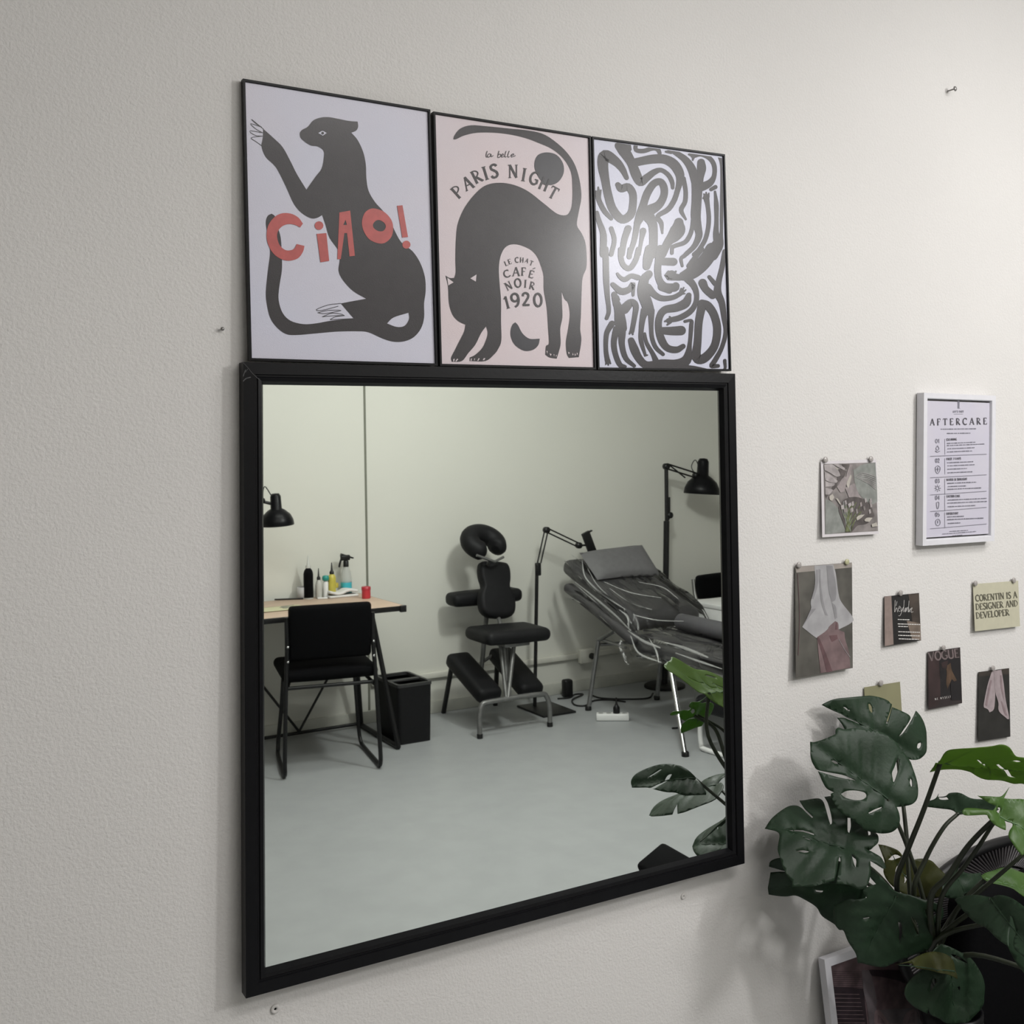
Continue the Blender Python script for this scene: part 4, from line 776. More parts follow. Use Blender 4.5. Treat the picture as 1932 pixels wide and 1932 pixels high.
# phone stand with folding arm
yl = -4.0
q = [mz(u, v, 0) for u, v in ((980, 1336), (1025, 1322), (1080, 1345), (1038, 1357))]; bc = sum(q)/4; bc[2] = 0
pb = V(*mz(1009, 1332, .01)); yl = pb[1]
t = thing('phone_stand', 'black floor stand with a folding arm and phone clamp beside the massage chair', 'phone stand', bc)
e = unit(q[3]-q[0]+q[2]-q[1]); Rb = np.array([e, np.cross(V(0, 0, 1), e), V(0, 0, 1)]).T
mb = MB(); mb.box(bc+V(0, 0, .006), (.31, .22, .012), Rb, bev=.003); mb.build('base_plate', M_BLKM, t)
pt = my(1013, 1076, yl); el = my(1031, 1000, yl); en = my(1092, 1029, yl)
mb = MB(); mb.tube([pb, pt], .011, 10); mb.box(pt+V(.008, 0, .006), (.03, .03, .075), bev=.006); mb.build('pole', M_BLKM, t)
mb = MB(); d1 = V(.013, 0, .002)
mb.tube([pt+V(-.002, 0, .02), el-d1], .0045, 8); mb.tube([pt+V(.028, 0, .04), el+d1], .0045, 8); mb.tube([el+V(0, 0, .014), en+V(0, 0, .014)], .0045, 8); mb.tube([el+V(0, 0, -.012), en+V(0, 0, -.012)], .0045, 8)
for q_ in (el, en): mb.lathe([(0, -.014), (.019, -.014), (.019, .014), (0, .014)], q_, (0, 1, 0), 14)
a1, a2 = my(1105, 1007, yl), my(1121, 1050, yl)
mb.tube([en, (a1+a2)/2], .006, 8); mb.build('folding_arm', M_BLKM, t)
ax = unit(a1-a2); Rp = np.array([unit(np.cross(ax, V(0, 1, 0))), V(0, 1, 0), ax]).T
mb = MB(); mb.box((a1+a2)/2, (.056, .020, np.linalg.norm(a1-a2)+.02), Rp, bev=.004)
sg = 1 if Rp[0, 0] > 0 else -1
for q_ in (a1+ax*.01, a2-ax*.01): mb.box(q_+V(.028, .0, 0), (.045, .02, .008), Rp, bev=.002)
mb.build('phone_clamp', M_BLKM, t)

# massage chair
t = thing('massage_chair', 'black folding massage chair with horseshoe face rest against the far wall', 'massage chair', (2.92, -3.85, 0))
hc = my(912, 1024, -4.02)
ex = unit(V(1, 0, -.13)); ey = unit(V(.05, -.70, .70)); ey = unit(ey-ex*(ey@ex)); ez = np.cross(ex, ey)
mb = MB(); pts = []; rr = []
for i in range(33):
    a_ = math.radians(-42+i*(306/32))
    pts.append(hc+ex*.088*math.cos(a_)+ey*.070*math.sin(a_)); rr.append(.056 if 1 < i < 31 else (.047 if i in (1, 31) else .026))
mb.tube(pts, rr, 16); mb.build('face_cushion', M_VINB, t)
mb = MB(); mb.tube([hc-ey*.12-ez*.02+ex*-.09, hc-ey*.14+ex*.03, hc-ey*.10+ex*.10], .008, 8); mb.tube([hc-ey*.13, V(2.99, -4.03, .84)], .009, 8); mb.build('face_rest_bracket', M_GMET, t)
ch = my(934, 1114, -3.97); cx_ = unit(V(1, 0, -.12)); cu = unit(V(.07, -.35, 1)); cu = unit(cu-cx_*(cu@cx_)); cn = np.cross(cx_, cu)
RCh = np.array([cx_, cu, cn]).T
mb = MB(); ol = [(-.095, .145), (-.06, .165), (.06, .165), (.095, .145), (.098, .08), (.088, .02), (.112, -.03), (.115, -.10), (.095, -.14), (.05, -.16), (-.05, -.16), (-.095, -.14), (-.112, -.10), (-.108, -.03), (-.085, .02), (-.098, .08)]
O2 = spl([V(x, y) for x, y in ol], 3, True); k = len(O2); vs = []
for dz_, sc in ((-.036, .80), (-.034, .93), (-.018, 1.0), (.012, 1.0), (.030, .94), (.038, .80), (.042, .4)):
    vs += [ch+RCh@V(p[0]*sc, p[1]*sc, dz_) for p in O2]
mb.add(vs, [[i*k+j, i*k+(j+1) % k, (i+1)*k+(j+1) % k, (i+1)*k+j] for i in range(6) for j in range(k)]+[list(range(k))[::-1], [6*k+j for j in range(k)]], 0, True); mb.build('chest_pad', M_VINB, t)
aL, aR = my(868, 1127, -4.10), my(958, 1127, -4.10)
mb = MB(); cushion(mb, V((aL[0]+aR[0])/2, -4.10, aL[2]-.01), (aR[0]-aL[0]+.14, .14, .075), rotz(.0), .03, .006); mb.build('arm_pad', M_VINB, t)
se = my(958, 1195, -3.74)
mb = MB(); cushion(mb, se, (.40, .30, .072), basis((1, .02, -.02), (0, 1, 0)), .034, .006); mb.build('seat', M_VINB, t)
for (u0, v0, y0, u1, v1, y1) in ((866, 1246, -4.02, 921, 1309, -3.70), (946, 1236, -4.04, 1000, 1300, -3.70)):
    a_, b_ = my(u0, v0, y0), my(u1, v1, y1); ly = unit(b_-a_); lx = unit(V(1, 0, 0)-ly*ly[0]); lx = unit(lx+V(0, .0, -.03)); lx = unit(lx-ly*(lx@ly))
    mb = MB(); cushion(mb, (a_+b_)/2, (.150, np.linalg.norm(b_-a_)+.07, .082), np.array([lx, ly, np.cross(lx, ly)]).T, .03, .004); mb.build('knee_pad', M_VINB, t)
fb = my(965, 1318, -3.62); zb = fb[2]
f1, f2 = mz(905, 1393, .0), mz(1038, 1371, .0); f1[1] = f2[1] = (f1[1]+f2[1])/2
mb = MB(); mb.tube(spl([f1+V(0, 0, .004), f1+V(0, 0, zb*.6), f1+V(.015, 0, zb*.92), f1+V(.07, 0, zb), f2+V(-.07, 0, zb), f2+V(-.018, 0, zb*.9), f2+V(0, 0, zb*.55), f2+V(0, 0, .004)], 5), .0135, 10); flb = mb.build('front_leg_bar', M_GMET, t)
for f_ in (f1, f2): mb = MB(); mb.lathe([(.016, 0), (.016, .022), (.0145, .024)], (f_[0], f_[1], 0.0005), n=14); mb.build('foot_cap', M_BLKM, flb)
rl = mz(832, 1343, .0); rl[1] = max(rl[1], -4.235)
rt = my(852, 1258, -4.03)
mb = MB(); mb.tube([rl+V(0, 0, .004), rt], .0145, 10); mb.build('rear_leg', M_BLKM, t)
rr_ = V(3.14, -4.225, .003); mb = MB(); mb.tube([rr_, V(3.06, -4.04, .36)], .0145, 10); mb.build('rear_leg', M_BLKM, t)
s1a, s1b = my(919, 1160, -3.98), my(908, 1262, -4.02); s2a = my(936, 1158, -3.97)
mb = MB(); mb.tube([s1a+V(0, 0, .03), s1b], .0145, 10); mb.tube([s2a+V(0, 0, .03), se+V(.0, -.05, -.02)], .0125, 10); mb.tube([s1b, rt+V(.02, 0, -.03)], .010, 8); mb.tube([s1b+V(-.01, 0, .03), V(3.04, -4.03, .35)], .010, 8); mb.build('spine_frame', M_GMET, t)
mb = MB(); mb.tube([se+V(.03, .02, -.04), V(fb[0]-.02, f1[1], zb)], .0125, 10); mb.tube([se+V(-.05, .0, -.04), V(fb[0]-.03, f1[1], zb)], .011, 10); mb.tube([se+V(-.01, -.03, -.05), V(fb[0]+.02, f1[1]-.08, zb+.04)], .02, 10)
mb.box(se+V(.02, 0, -.05), (.16, .14, .03), bev=.006); mb.build('seat_post', M_GMET, t)

# reclining bed wrapped in clear film
XL, XR = 3.55, 4.03
M_GRY = mat('grey_vinyl', (.052, .050, .052), .55, spec=.35, noise=.08, nscale=40, bump=.15, bscale=300)
M_PIL = mat('grey_pillow_cloth', (.125, .122, .126), .7, noise=.06, nscale=30, bump=.2, bscale=400)
t = thing('reclining_bed', 'grey reclining treatment bed wrapped in clear film at the right of the mirror view', 'bed', ((XL+XR)/2, -3.2, 0))
h0, h1 = V(0, -4.07, .852), V(0, -3.38, .590); bd = unit(h1-h0); bn = unit(np.cross(V(1, 0, 0), bd)); bn = bn if bn[2] > 0 else -bn
RBk = np.array([V(1, 0, 0), bd, np.cross(V(1, 0, 0), bd)]).T
mid = (h0+h1)/2-bn*.045
mb = MB(); cushion(mb, V((XL+XR)/2, mid[1], mid[2]), (XR-XL, np.linalg.norm(h1-h0)+.04, .095), RBk, .04, .01); mb.build('back_cushion', M_GRY, t)
mb = MB(); cushion(mb, V((XL+XR)/2-.02, -3.09, .452), (XR-XL+.02, .56, .095), np.eye(3), .035, .01); mb.build('seat_cushion', M_GRY, t)
mb = MB(); cushion(mb, V((XL+XR)/2-.05, -2.49, .445), (XR-XL-.02, .62, .09), np.eye(3), .035, .01); mb.build('leg_cushion', M_GRY, t)
# side armrest of the bed
a_, b_ = V(XL-.045, -3.97, .705), V(XL-.045, -3.30, .475); ly = unit(b_-a_)
mb = MB(); cushion(mb, (a_+b_)/2, (.07, np.linalg.norm(b_-a_), .055), np.array([V(1, 0, 0), ly, np.cross(V(1, 0, 0), ly)]).T, .022); mb.build('armrest', M_GRY, t)
# steel frame and legs
M_FR = mat('bed_frame_metal', (.30, .30, .30), .35, metal=.85, noise=.08, nscale=40)
l1 = mz(1110, 1340, 0); l1t = my(1129, 1208, l1[1]+.02); l2 = mz(1293, 1427, 0); l2t = my(1272, 1300, l2[1]+.0)
mb = MB()
for x in (XL+.03, XR-.03): mb.tube([V(x, -4.0, .72), V(x, -3.36, .475), V(x, -2.25, .388)], .013, 8)
for y, z in ((-3.36, .47), (-2.9, .395), (-2.28, .385)): mb.tube([V(XL+.03, y, z-.01), V(XR-.03, y, z-.01)], .012, 8)
mb.tube([my(1133, 1216, -3.78), my(1190, 1212, -3.72)], .010, 8); mb.tube([my(1133, 1206, -3.8), my(1180, 1222, -3.4)], .009, 8); mb.tube([V(XL+.04, -3.40, .47), V(XR-.1, -2.95, .08)], .007, 8); mb.build('bed_frame', M_FR, t)
mb = MB(); mb.tube([l1+V(0, 0, .003), l1t], .013, 10); mb.tube([l1t, V(XL+.03, -3.5, .53)], .012, 10); mb.build('leg', M_FR, t)
mb = MB(); mb.tube([l2+V(0, 0, .003), my(1266, 1262, -3.02)], .014, 10); mb.build('leg', M_CHR, t)
mb = MB(); mb.tube([V(4.02, -3.80, .003), V(4.05, -3.76, .40), V(4.05, -3.55, .55)], .013, 10); mb.build('leg', M_FR, t)
mb = MB(); mb.tube([V(4.02, -2.62, .003), V(4.05, -2.68, .40)], .014, 10); mb.build('leg', M_CHR, t)
for q in (l1, l2, V(4.02, -3.80, 0), V(4.02, -2.62, 0)): mb = MB(); mb.lathe([(.019, 0), (.019, .02), (.014, .024)], (q[0], q[1], .0005), n=14); mb.build('foot_cap', M_BLKM, t)
# clear film draped over back, seat and armrest
M_FILM = film('clear_film', .5)
nx_, ny_ = 60, 80
def topz(y):
    if y < -3.38: return .852+(y+4.07)*(.590-.852)/.69+.016
    if y < -3.31: return .606-(y+3.38)/.07*.09
    return .516-(y+3.31)*.012
g = []
rf = random.Random(3); ph = [(rf.uniform(8, 40), rf.uniform(-14, 14), rf.uniform(0, 6), rf.uniform(.002, .006)) for _ in range(12)]
for j in range(ny_+1):
    y = -4.05+j/ny_*1.85; row = []
    for i in range(nx_+1):
        s_ = i/nx_; w = sum(a*math.sin(fx*s_*3+fy*y+p) for fx, fy, p, a in ph)
        if s_ < .30:                                    # falls over the left side and the armrest
            k = s_/.30; x = XL-.10+.10*k; z = topz(y)-.02-(1-k)*(.13+.03*math.sin(y*9))
            if k > .55: z = topz(y)-.02-(1-k)*.05
        elif s_ > .86: k = (s_-.86)/.14; x = XR+.012+.006*k; z = topz(y)-.07*k
        else: x = XL+(XR+.012-XL)*(s_-.30)/.56; z = topz(y)
        row.append((x+.4*w, y, z+.9*abs(w)+.003))
    g.append(row)
mb = MB(); mb.add([q for r_ in g for q in r_], [[j*(nx_+1)+i, j*(nx_+1)+i+1, (j+1)*(nx_+1)+i+1, (j+1)*(nx_+1)+i] for j in range(ny_) for i in range(nx_)], 0, True); flm = mb.build('clear_film', M_FILM, t)
# film creases and bunched edges, their bright streaks painted in as pale colour
mb = MB()
for pts in ([(1085, 1098, -3.95, .005), (1125, 1130, -3.78, .006), (1160, 1160, -3.6, .006), (1190, 1190, -3.42, .006)], [(1080, 1118, -3.98, .004), (1110, 1145, -3.85, .004), (1140, 1175, -3.7, .004), (1165, 1196, -3.55, .004)], [(1098, 1058, -3.95, .005), (1105, 1090, -3.9, .005), (1135, 1120, -3.75, .005), (1180, 1150, -3.5, .005)],
            [(1185, 1190, -3.38, .006), (1215, 1210, -3.1, .007), (1245, 1222, -2.9, .006)], [(1255, 1212, -3.0, .006), (1290, 1222, -2.75, .007), (1335, 1240, -2.4, .006)], [(1150, 1110, -3.72, .003), (1190, 1138, -3.6, .004), (1230, 1150, -3.45, .003)], [(1195, 1160, -3.34, .004), (1240, 1170, -3.25, .003), (1290, 1172, -3.2, .003)],
            [(1092, 1108, -3.92, .003), (1130, 1142, -3.75, .004), (1172, 1182, -3.5, .004)], [(1110, 1075, -3.9, .003), (1128, 1105, -3.8, .003), (1165, 1140, -3.6, .004)], [(1168, 1150, -3.5, .004), (1184, 1164, -3.42, .006), (1186, 1185, -3.4, .004)],
            [(1190, 1200, -3.3, .004), (1205, 1232, -3.1, .005), (1248, 1250, -2.95, .004)], [(1225, 1205, -3.05, .003), (1238, 1228, -2.95, .005), (1243, 1250, -2.9, .003)], [(1140, 1098, -3.72, .002), (1190, 1118, -3.6, .003), (1248, 1128, -3.5, .002)], [(1205, 1098, -3.7, .002), (1250, 1108, -3.6, .003), (1280, 1130, -3.5, .003)], [(1275, 1232, -2.8, .003), (1320, 1248, -2.6, .005), (1362, 1262, -2.4, .003)]):
    q = [V(*my(u, v, y+.08), r_) for u, v, y, r_ in pts]; S = spl(q, 5); mb.tube([p_[:3] for p_ in S], [max(.002, p_[3]*1.15*math.sin(math.pi*(.12+.76*i/len(S)))) for i, p_ in enumerate(S)], 6)
mb.build('film_crease_streak', film('film_crease_streak', .24, (.8, .8, .79)), flm)
# pillow and bolster
pc = my(1170, 1058, -3.86); py_ = unit(V(.0, -.42, 1)); RPl = np.array([V(1, 0, 0), py_, np.cross(V(1, 0, 0), py_)]).T
tl, tr, br, bl = my(1093, 1043, -3.92), my(1211, 1028, -3.92), my(1247, 1086, -3.76), my(1127, 1094, -3.76)
mb = MB(); n_ = 14; vs = []
for sd in (1, -1):
    for j in range(n_+1):
        for i in range(n_+1):
            a, b = i/n_, j/n_; p_ = bl*(1-a)*(1-b)+br*a*(1-b)+tl*(1-a)*b+tr*a*b
            e = max(0, (1-(2*a-1)**4))*max(0, (1-(2*b-1)**4)); pin = .02*(1-abs(2*a-1)**2)*(abs(2*b-1)**6)
            nn = unit(np.cross(br-bl, tl-bl)); vs.append(p_-nn*sd*.045*math.sqrt(max(0, e))*-1+V(0, 0, -pin*(1 if b > .5 else -1)*.4))
k = (n_+1)**2; idx = lambda s_, i, j: s_*k+j*(n_+1)+i
mb.add(vs, [[idx(s_, i, j), idx(s_, i+1, j), idx(s_, i+1, j+1), idx(s_, i, j+1)] for s_ in (0, 1) for j in range(n_) for i in range(n_)], 0, True); o = mb.build('pillow', M_PIL); tag(o, 'grey pillow at the head of the reclining bed', 'pillow')
ba, bb = V(3.77, -3.24, .563), V(3.735, -2.66, .563)
mb = MB(); ly = unit(bb-ba); mb.tube([ba-ly*.02, ba-ly*.012, ba, ba+ly*.3, bb, bb+ly*.10, bb+ly*.112, bb+ly*.12], [.015, .036, .045, .047, .047, .045, .036, .015], 20); tag(mb.build('bolster', mat('bolster_grey', (.075, .073, .080), .6, noise=.06, bump=.1)), 'long grey bolster roll lying on the foot of the bed', 'bolster')

# white desk and chrome chair at the far right
t = thing('white_desk', 'white desk partly hidden behind the film-wrapped bed', 'desk', (4.6, -3.0, 0))
mb = MB(); mb.box((4.665, -3.07, .587), (1.0, 1.16, .026), bev=.003); mb.build('tabletop', M_WHITE, t)
mb = MB(); mb.box((4.18, -3.07, .2875), (.022, 1.12, .574), bev=.002); mb.build('side_panel', M_WHITE, t)
mb = MB(); mb.box((5.15, -3.07, .2875), (.022, 1.12, .574), bev=.002); mb.build('side_panel', M_WHITE, t)
yq = -3.98; c0, c1, c2 = my(1312, 1087, yq), my(1312, 1130, yq), my(1400, 1085, yq)
t = thing('visitor_chair', 'black chair with chrome side tubes behind the white desk', 'chair', (c0[0]+.25, -3.85, 0))
mb = MB(); cushion(mb, V(c0[0]+.235, yq, (c0[2]+c1[2])/2), (.46, .05, c0[2]-c1[2]+.005), np.eye(3), .024, .006); mb.build('backrest', M_FAB, t)
for x in (c0[0]-.012, c0[0]+.482):
    mb = MB(); mb.tube(spl([V(x, yq-.01, c0[2]-.02), V(x, yq, c0[2]-.10), V(x, yq+.02, .50), V(x, yq-.02, .30), V(x, yq-.05, .015)], 4), .0115, 10); mb.tube(spl([V(x, yq+.02, .46), V(x, yq+.30, .45), V(x, yq+.34, .38), V(x, yq+.36, .015)], 4), .0115, 10); mb.build('side_tube', M_CHR, t)
mb = MB(); cushion(mb, V(c0[0]+.235, yq+.20, .455), (.46, .42, .06), np.eye(3), .026, .008); mb.build('seat', M_FAB, t)
# footstool with white sled tube, under the plant in the mirror
s0, s1, s2 = my(1323, 1375, -2.62), mz(1322, 1412, .012), mz(1372, 1427, .012)
t = thing('low_stool', 'low black padded stool on a white sled tube by the bed legs', 'stool', (s1[0]+.14, s1[1]+.10, 0))
xs = s1[0]; ysb = s1[1]; zsd = .245
mb = MB(); e_ = unit(V(s2[0]-s1[0], s2[1]-s1[1], 0)); e2 = V(-e_[1], e_[0], 0); e2 = e2 if e2[0] > 0 else -e2
B0 = V(s1[0], s1[1], 0)
W_ = lambda a, b, z: B0+e_*a+e2*b+V(0, 0, z)
for b in (0.0, .30):
    mb = MB(); mb.tube(spl([W_(.02, b, zsd-.03), W_(.0, b, .12), W_(.005, b, .035), W_(.04, b, .013), W_(.32, b, .013), W_(.36, b, .035), W_(.365, b, .12), W_(.345, b, zsd-.03)], 4), .0125, 10); mb.build('sled_leg', M_WHITE, t)
mb = MB(); cushion(mb, W_(.18, .15, zsd), (.40, .36, .085), np.array([e_, e2, V(0, 0, 1)]).T if np.linalg.det(np.array([e_, e2, V(0, 0, 1)])) > 0 else np.array([e2, -e_, V(0, 0, 1)]).T, .035, .01); mb.build('seat_pad', M_VINB, t)
# cables, power strip, socket, pouch
a_, b_ = mz(1125, 1352, .02), mz(1187, 1352, .02); e_ = unit(b_-a_); Rs = np.array([e_, np.cross(V(0, 0, 1), e_), V(0, 0, 1)]).T
t = thing('power_strip', 'white power strip lying on the floor under the bed', 'power strip', ((a_+b_)/2*V(1, 1, 0)))
mb = MB(); mb.box((a_+b_)/2*V(1, 1, 0)+V(0, 0, .020), (np.linalg.norm(b_-a_), .055, .038), Rs, bev=.006); hs = mb.build('housing', M_WHITE, t)
for k in range(4):
    mb = MB(); q = a_+(b_-a_)*(.14+.24*k); mb.lathe([(.014, .0), (.014, .001), (0, .001)], (q[0], q[1], .0392), n=14); mb.build('outlet', mat('outlet_grey', (.30, .30, .29), .5, noise=.03), hs)
q = a_+(b_-a_)*.62; mb = MB(); mb.lathe([(.019, 0), (.019, .03), (.012, .04), (.006, .055), (.004, .085)], (q[0], q[1], .0405), n=14); tag(mb.build('plug', M_BLKM), 'black plug standing in the white power strip', 'plug')
def cable(label, pts, r=.0042):
    q = [mz(u, v, z) for u, v, z in pts]; mb = MB(); mb.tube(spl(q, 6), r, 7); tag(mb.build('cable', M_BLKM), label, 'cable', 'cables on the floor')
cable('black cable looping on the floor between the phone stand and the bed', [(1052, 1318, .006), (1075, 1316, .006), (1085, 1310, .006), (1100, 1310, .006), (1080, 1320, .010), (1085, 1330, .006), (1105, 1331, .006), (1120, 1322, .006), (1150, 1320, .006), (1180, 1324, .006)], .005)
cable('black cable running along the floor below the bed to the lamp base', [(1117, 1312, .006), (1135, 1317, .006), (1180, 1319, .006), (1222, 1317, .006), (1232, 1308, .006)], .005)
cable('short black cable on the floor in front of the white sled stool', [(1268, 1374, .006), (1285, 1372, .006), (1302, 1365, .006), (1322, 1364, .006)], .005)
q = my(1101, 1235, YB); t = thing('wall_socket', 'white wall socket box with a black plug on the cable trunking', 'socket', (q[0], YB+.026, q[2]))
mb = MB(); mb.box((q[0]-.012, YB+.046, q[2]), (.10, .038, .085), bev=.005); sb = mb.build('socket_box', M_TRIM, t); mb = MB(); mb.lathe([(.019, 0), (.019, .02), (.012, .04), (.006, .05)], (q[0]+.015, YB+.066, q[2]), (0, 1, 0), 14); mb.build('plug', M_BLKM, sb)
q = my(1122, 1272, l1[1]-.03); mb = MB(); mb.box(V(q[0]+.01, -4.16, .0555), (.06, .05, .11), bev=.012); tag(mb.build('power_adapter', M_BLKM), 'black power adapter on the floor behind the left bed leg', 'adapter')

# ------------------------------------------------------------------ the monstera plant
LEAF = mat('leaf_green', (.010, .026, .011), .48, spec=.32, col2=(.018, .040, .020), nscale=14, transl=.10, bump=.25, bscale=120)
LEAFB = mat('leaf_bright_green', (.055, .125, .022), .42, spec=.45, col2=(.085, .165, .036), nscale=14, transl=.35, bump=.25, bscale=120)  # brighter copy of the leaf green, lamp light put into the colour
LEAFH = mat('leaf_painted_lit_green', (.095, .165, .03), .45, spec=.4, col2=(.125, .20, .045), nscale=14, transl=.5, bump=.25, bscale=120)  # brightest copy, for leaf H: light through the leaf painted into its colour
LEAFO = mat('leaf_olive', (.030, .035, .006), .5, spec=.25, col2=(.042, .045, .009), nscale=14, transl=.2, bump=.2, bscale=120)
VEIN = mat('leaf_vein', (.022, .044, .024), .5, spec=.25, noise=.1, nscale=50)
VEINB = mat('leaf_vein_pale', (.08, .15, .06), .5, spec=.3, noise=.1, nscale=50)
STEM = mat('plant_stem', (.012, .017, .006), .5, noise=.2, nscale=40)
PX_, PY_, PZ_ = 1.66, -.195, .0
plant = thing('monstera_plant', 'large green split-leaf monstera plant at the lower right beside the mirror', 'plant', (PX_, PY_, 0))

def inside(p, poly):
    x, y = p; c = False; n = len(poly); j = n-1
    for i in range(n):
        xi, yi = poly[i][0], poly[i][1]; xj, yj = poly[j][0], poly[j][1]
        if (yi > y) != (yj > y) and x < (xj-xi)*(y-yi)/(yj-yi)+xi: c = not c
        j = i
    return c
def leaf3(O, ax, nrm, out, holes, base, tip, m, vm, bend=.5, droop=.15, wav=.004, seed=0, step=.008, nveins=5):
    """out, holes, base, tip: 2-D points (metres) in the leaf plane O + ax*x + (nrm x ax)*y"""
    ax = unit(ax); nrm = unit(nrm-ax*(nrm@ax)); ay = np.cross(nrm, ax); base, tip = V(*base), V(*tip)
    d = tip-base; Ll = np.linalg.norm(d); d = d/Ll; q_ = V(-d[1], d[0]); rl = random.Random(seed); p1, p2 = rl.uniform(0, 6), rl.uniform(0, 6)
    out = [V(*p) for p in out]; holes = [[V(*p) for p in h] for h in holes]
    veins = []
    for k in range(nveins):
        for sd in (1, -1):
            s0 = base+d*Ll*(.02+.80*k/nveins)
            far = s0+(d*(.30+.10*k)+q_*sd*(1.0 if k else 1.0)-d*(.45 if k == 0 else 0))*Ll*1.2
            last = s0
            for i in range(1, 40):
                p = s0+(far-s0)*i/40+d*Ll*.10*(i/40)**2
                if not inside(p, out) or any(inside(p, h) for h in holes): break
                last = p
            if np.linalg.norm(last-s0) > .02: veins.append((s0, s0+(last-s0)*.93))
    def disp(p):
        r_ = p-base; a = (r_@d)/Ll; b = r_@q_
        z = -bend*b*b - droop*Ll*.5*max(0, a)**2 + wav*math.sin(b*38+p1)*math.sin(a*7+p2) + .010*math.exp(-(b/.018)**2)*0
        g = 0
        for s0, e0 in veins:
            w = e0-s0; t_ = max(0, min(1, ((p-s0)@w)/(w@w))); dd = np.linalg.norm(p-s0-w*t_); g = max(g, math.exp(-(dd/.006)**2)*(1-t_**3))
        return z-.0040*g-.005*math.exp(-(b/.009)**2)
    pts = [Vector((p[0], p[1])) for p in out]; edges = [(i, (i+1) % len(out)) for i in range(len(out))]
    for h in holes:
        b0 = len(pts); pts += [Vector((p[0], p[1])) for p in h]; edges += [(b0+i, b0+(i+1) % len(h)) for i in range(len(h))]
    A_ = np.array(out); lo, hi = A_.min(0), A_.max(0)
    x = lo[0]+step/2; row = 0
    while x < hi[0]:
        y = lo[1]+step*(.25 if row % 2 else .75)
        while y < hi[1]:
            if inside((x, y), out) and not any(inside((x, y), h) for h in holes): pts.append(Vector((x, y)))
            y += step
        x += step*.87; row += 1
    vs, _, fs, *_r2 = delaunay_2d_cdt(pts, edges, [], 0, 1e-5)
    F = []
    for f_ in fs:
        c = sum((V(vs[i][0], vs[i][1]) for i in f_), V(0, 0))/len(f_)
        if inside(c, out) and not any(inside(c, h) for h in holes): F.append(list(f_))
    P3 = lambda p, lift=0.0: O+ax*p[0]+ay*p[1]+nrm*(disp(V(*p))+lift)
    mb = MB(); mb.add([P3((v[0], v[1])) for v in vs], F, 0, True)
    o = mb.build('leaf', m, plant, solid=.0011)
    mv = MB(); n = 14
    mv.tube([P3(base+d*Ll*.96*i/n, .0006) for i in range(n+1)], [.0019*(1-.75*i/n) for i in range(n+1)], 6)
    for s0, e0 in veins: mv.tube([P3(s0+(e0-s0)*i/8, .0003) for i in range(9)], [.0010*(1-.7*i/8) for i in range(9)], 5)
    mv.build('vein', vm, o)
    return P3(base)
def leafpx(tf, out, holes, base, tip, plane, m=None, vm=None, flip=False, ins=True, **kw):
    if len(plane) == 2: A = [at(*plane[0])]; n = unit(plane[1])
    else: A = [at(*p) for p in plane]; n = unit(np.cross(A[1]-A[0], A[2]-A[0]))
    vdir = EYE-A[0]; n = n if n@vdir > 0 else -n
    if flip: n = -n
    Bp = on(*tf(*base), A[0], n); Tp = on(*tf(*tip), A[0], n); ax = unit(Tp-Bp); ay = np.cross(n, ax)
    to2 = lambda p: (lambda q: V((q-Bp)@ax, (q-Bp)@ay))(on(*tf(*p), A[0], n))
    return leaf3(Bp, ax, n, [to2(p) for p in outline(out, 4)], [[to2(p) for p in outline(h, 3)] for h in holes], (0, 0), to2(tip), m or LEAF, vm or VEIN, **kw)
def stem(pts, r=.0042):
    mb = MB(); S = spl(pts, 6); mb.tube(S, [r*(1.25-.5*i/len(S)) for i in range(len(S))], 8); mb.build('stem', STEM, plant)
CR = at(1752, 1792, -.20)                                            # crown: where the stems leave the pot
def stem_to(p, via=None, r=.0042, k=0):
    c = CR+V(.02*math.cos(k*2.4), .02*math.sin(k*2.4), 0)
    b_ = V(PX_+.012*math.cos(k*2.4), PY_+.012*math.sin(k*2.4), .47); m_ = (c+p)/2+V(0, 0, .025)
    stem([b_, c*.9+p*.1, m_, p], r)

z3 = zoom(1440, 1300, 6.0375); z4 = zoom(1440, 1480, 5.084); z5 = zoom(1640, 1400, 6.438); z6 = zoom(1640, 1650, 6.616)
# A: topmost leaf, close to the wall
bA = leafpx(z3, [(740,170),(850,110),(1000,92),(1150,78),(1260,72),(1370,95),(1440,130),(1462,160),(1475,195),(1400,390),(1420,395),(1480,205),(1560,245),(1640,290),(1665,325),(1650,370),(1590,470),(1548,545),(1600,490),(1680,350),(1735,248),(1790,310),(1840,400),(1865,500),(1865,650),(1850,730),(1800,795),(1700,805),(1640,770),(1580,690),(1500,690),(1350,690),(1100,600),(985,500),(960,445),(935,390),(895,322),(990,330),(1150,408),(1050,335),(930,270),(840,225)],
   [[(1220,170),(1240,165),(1260,200),(1262,260),(1245,270),(1225,230)], [(1755,665),(1760,625),(1795,608),(1800,630),(1790,665),(1770,680)], [(950,200),(980,205),(1030,240),(1010,242)]],
   (1560,640), (760,165), [(1640,1340,-.060), (1700,1400,-.085), (1560,1330,-.045)], bend=.35, seed=1)
stem_to(bA, V(1.50, -.17, .78), k=1)
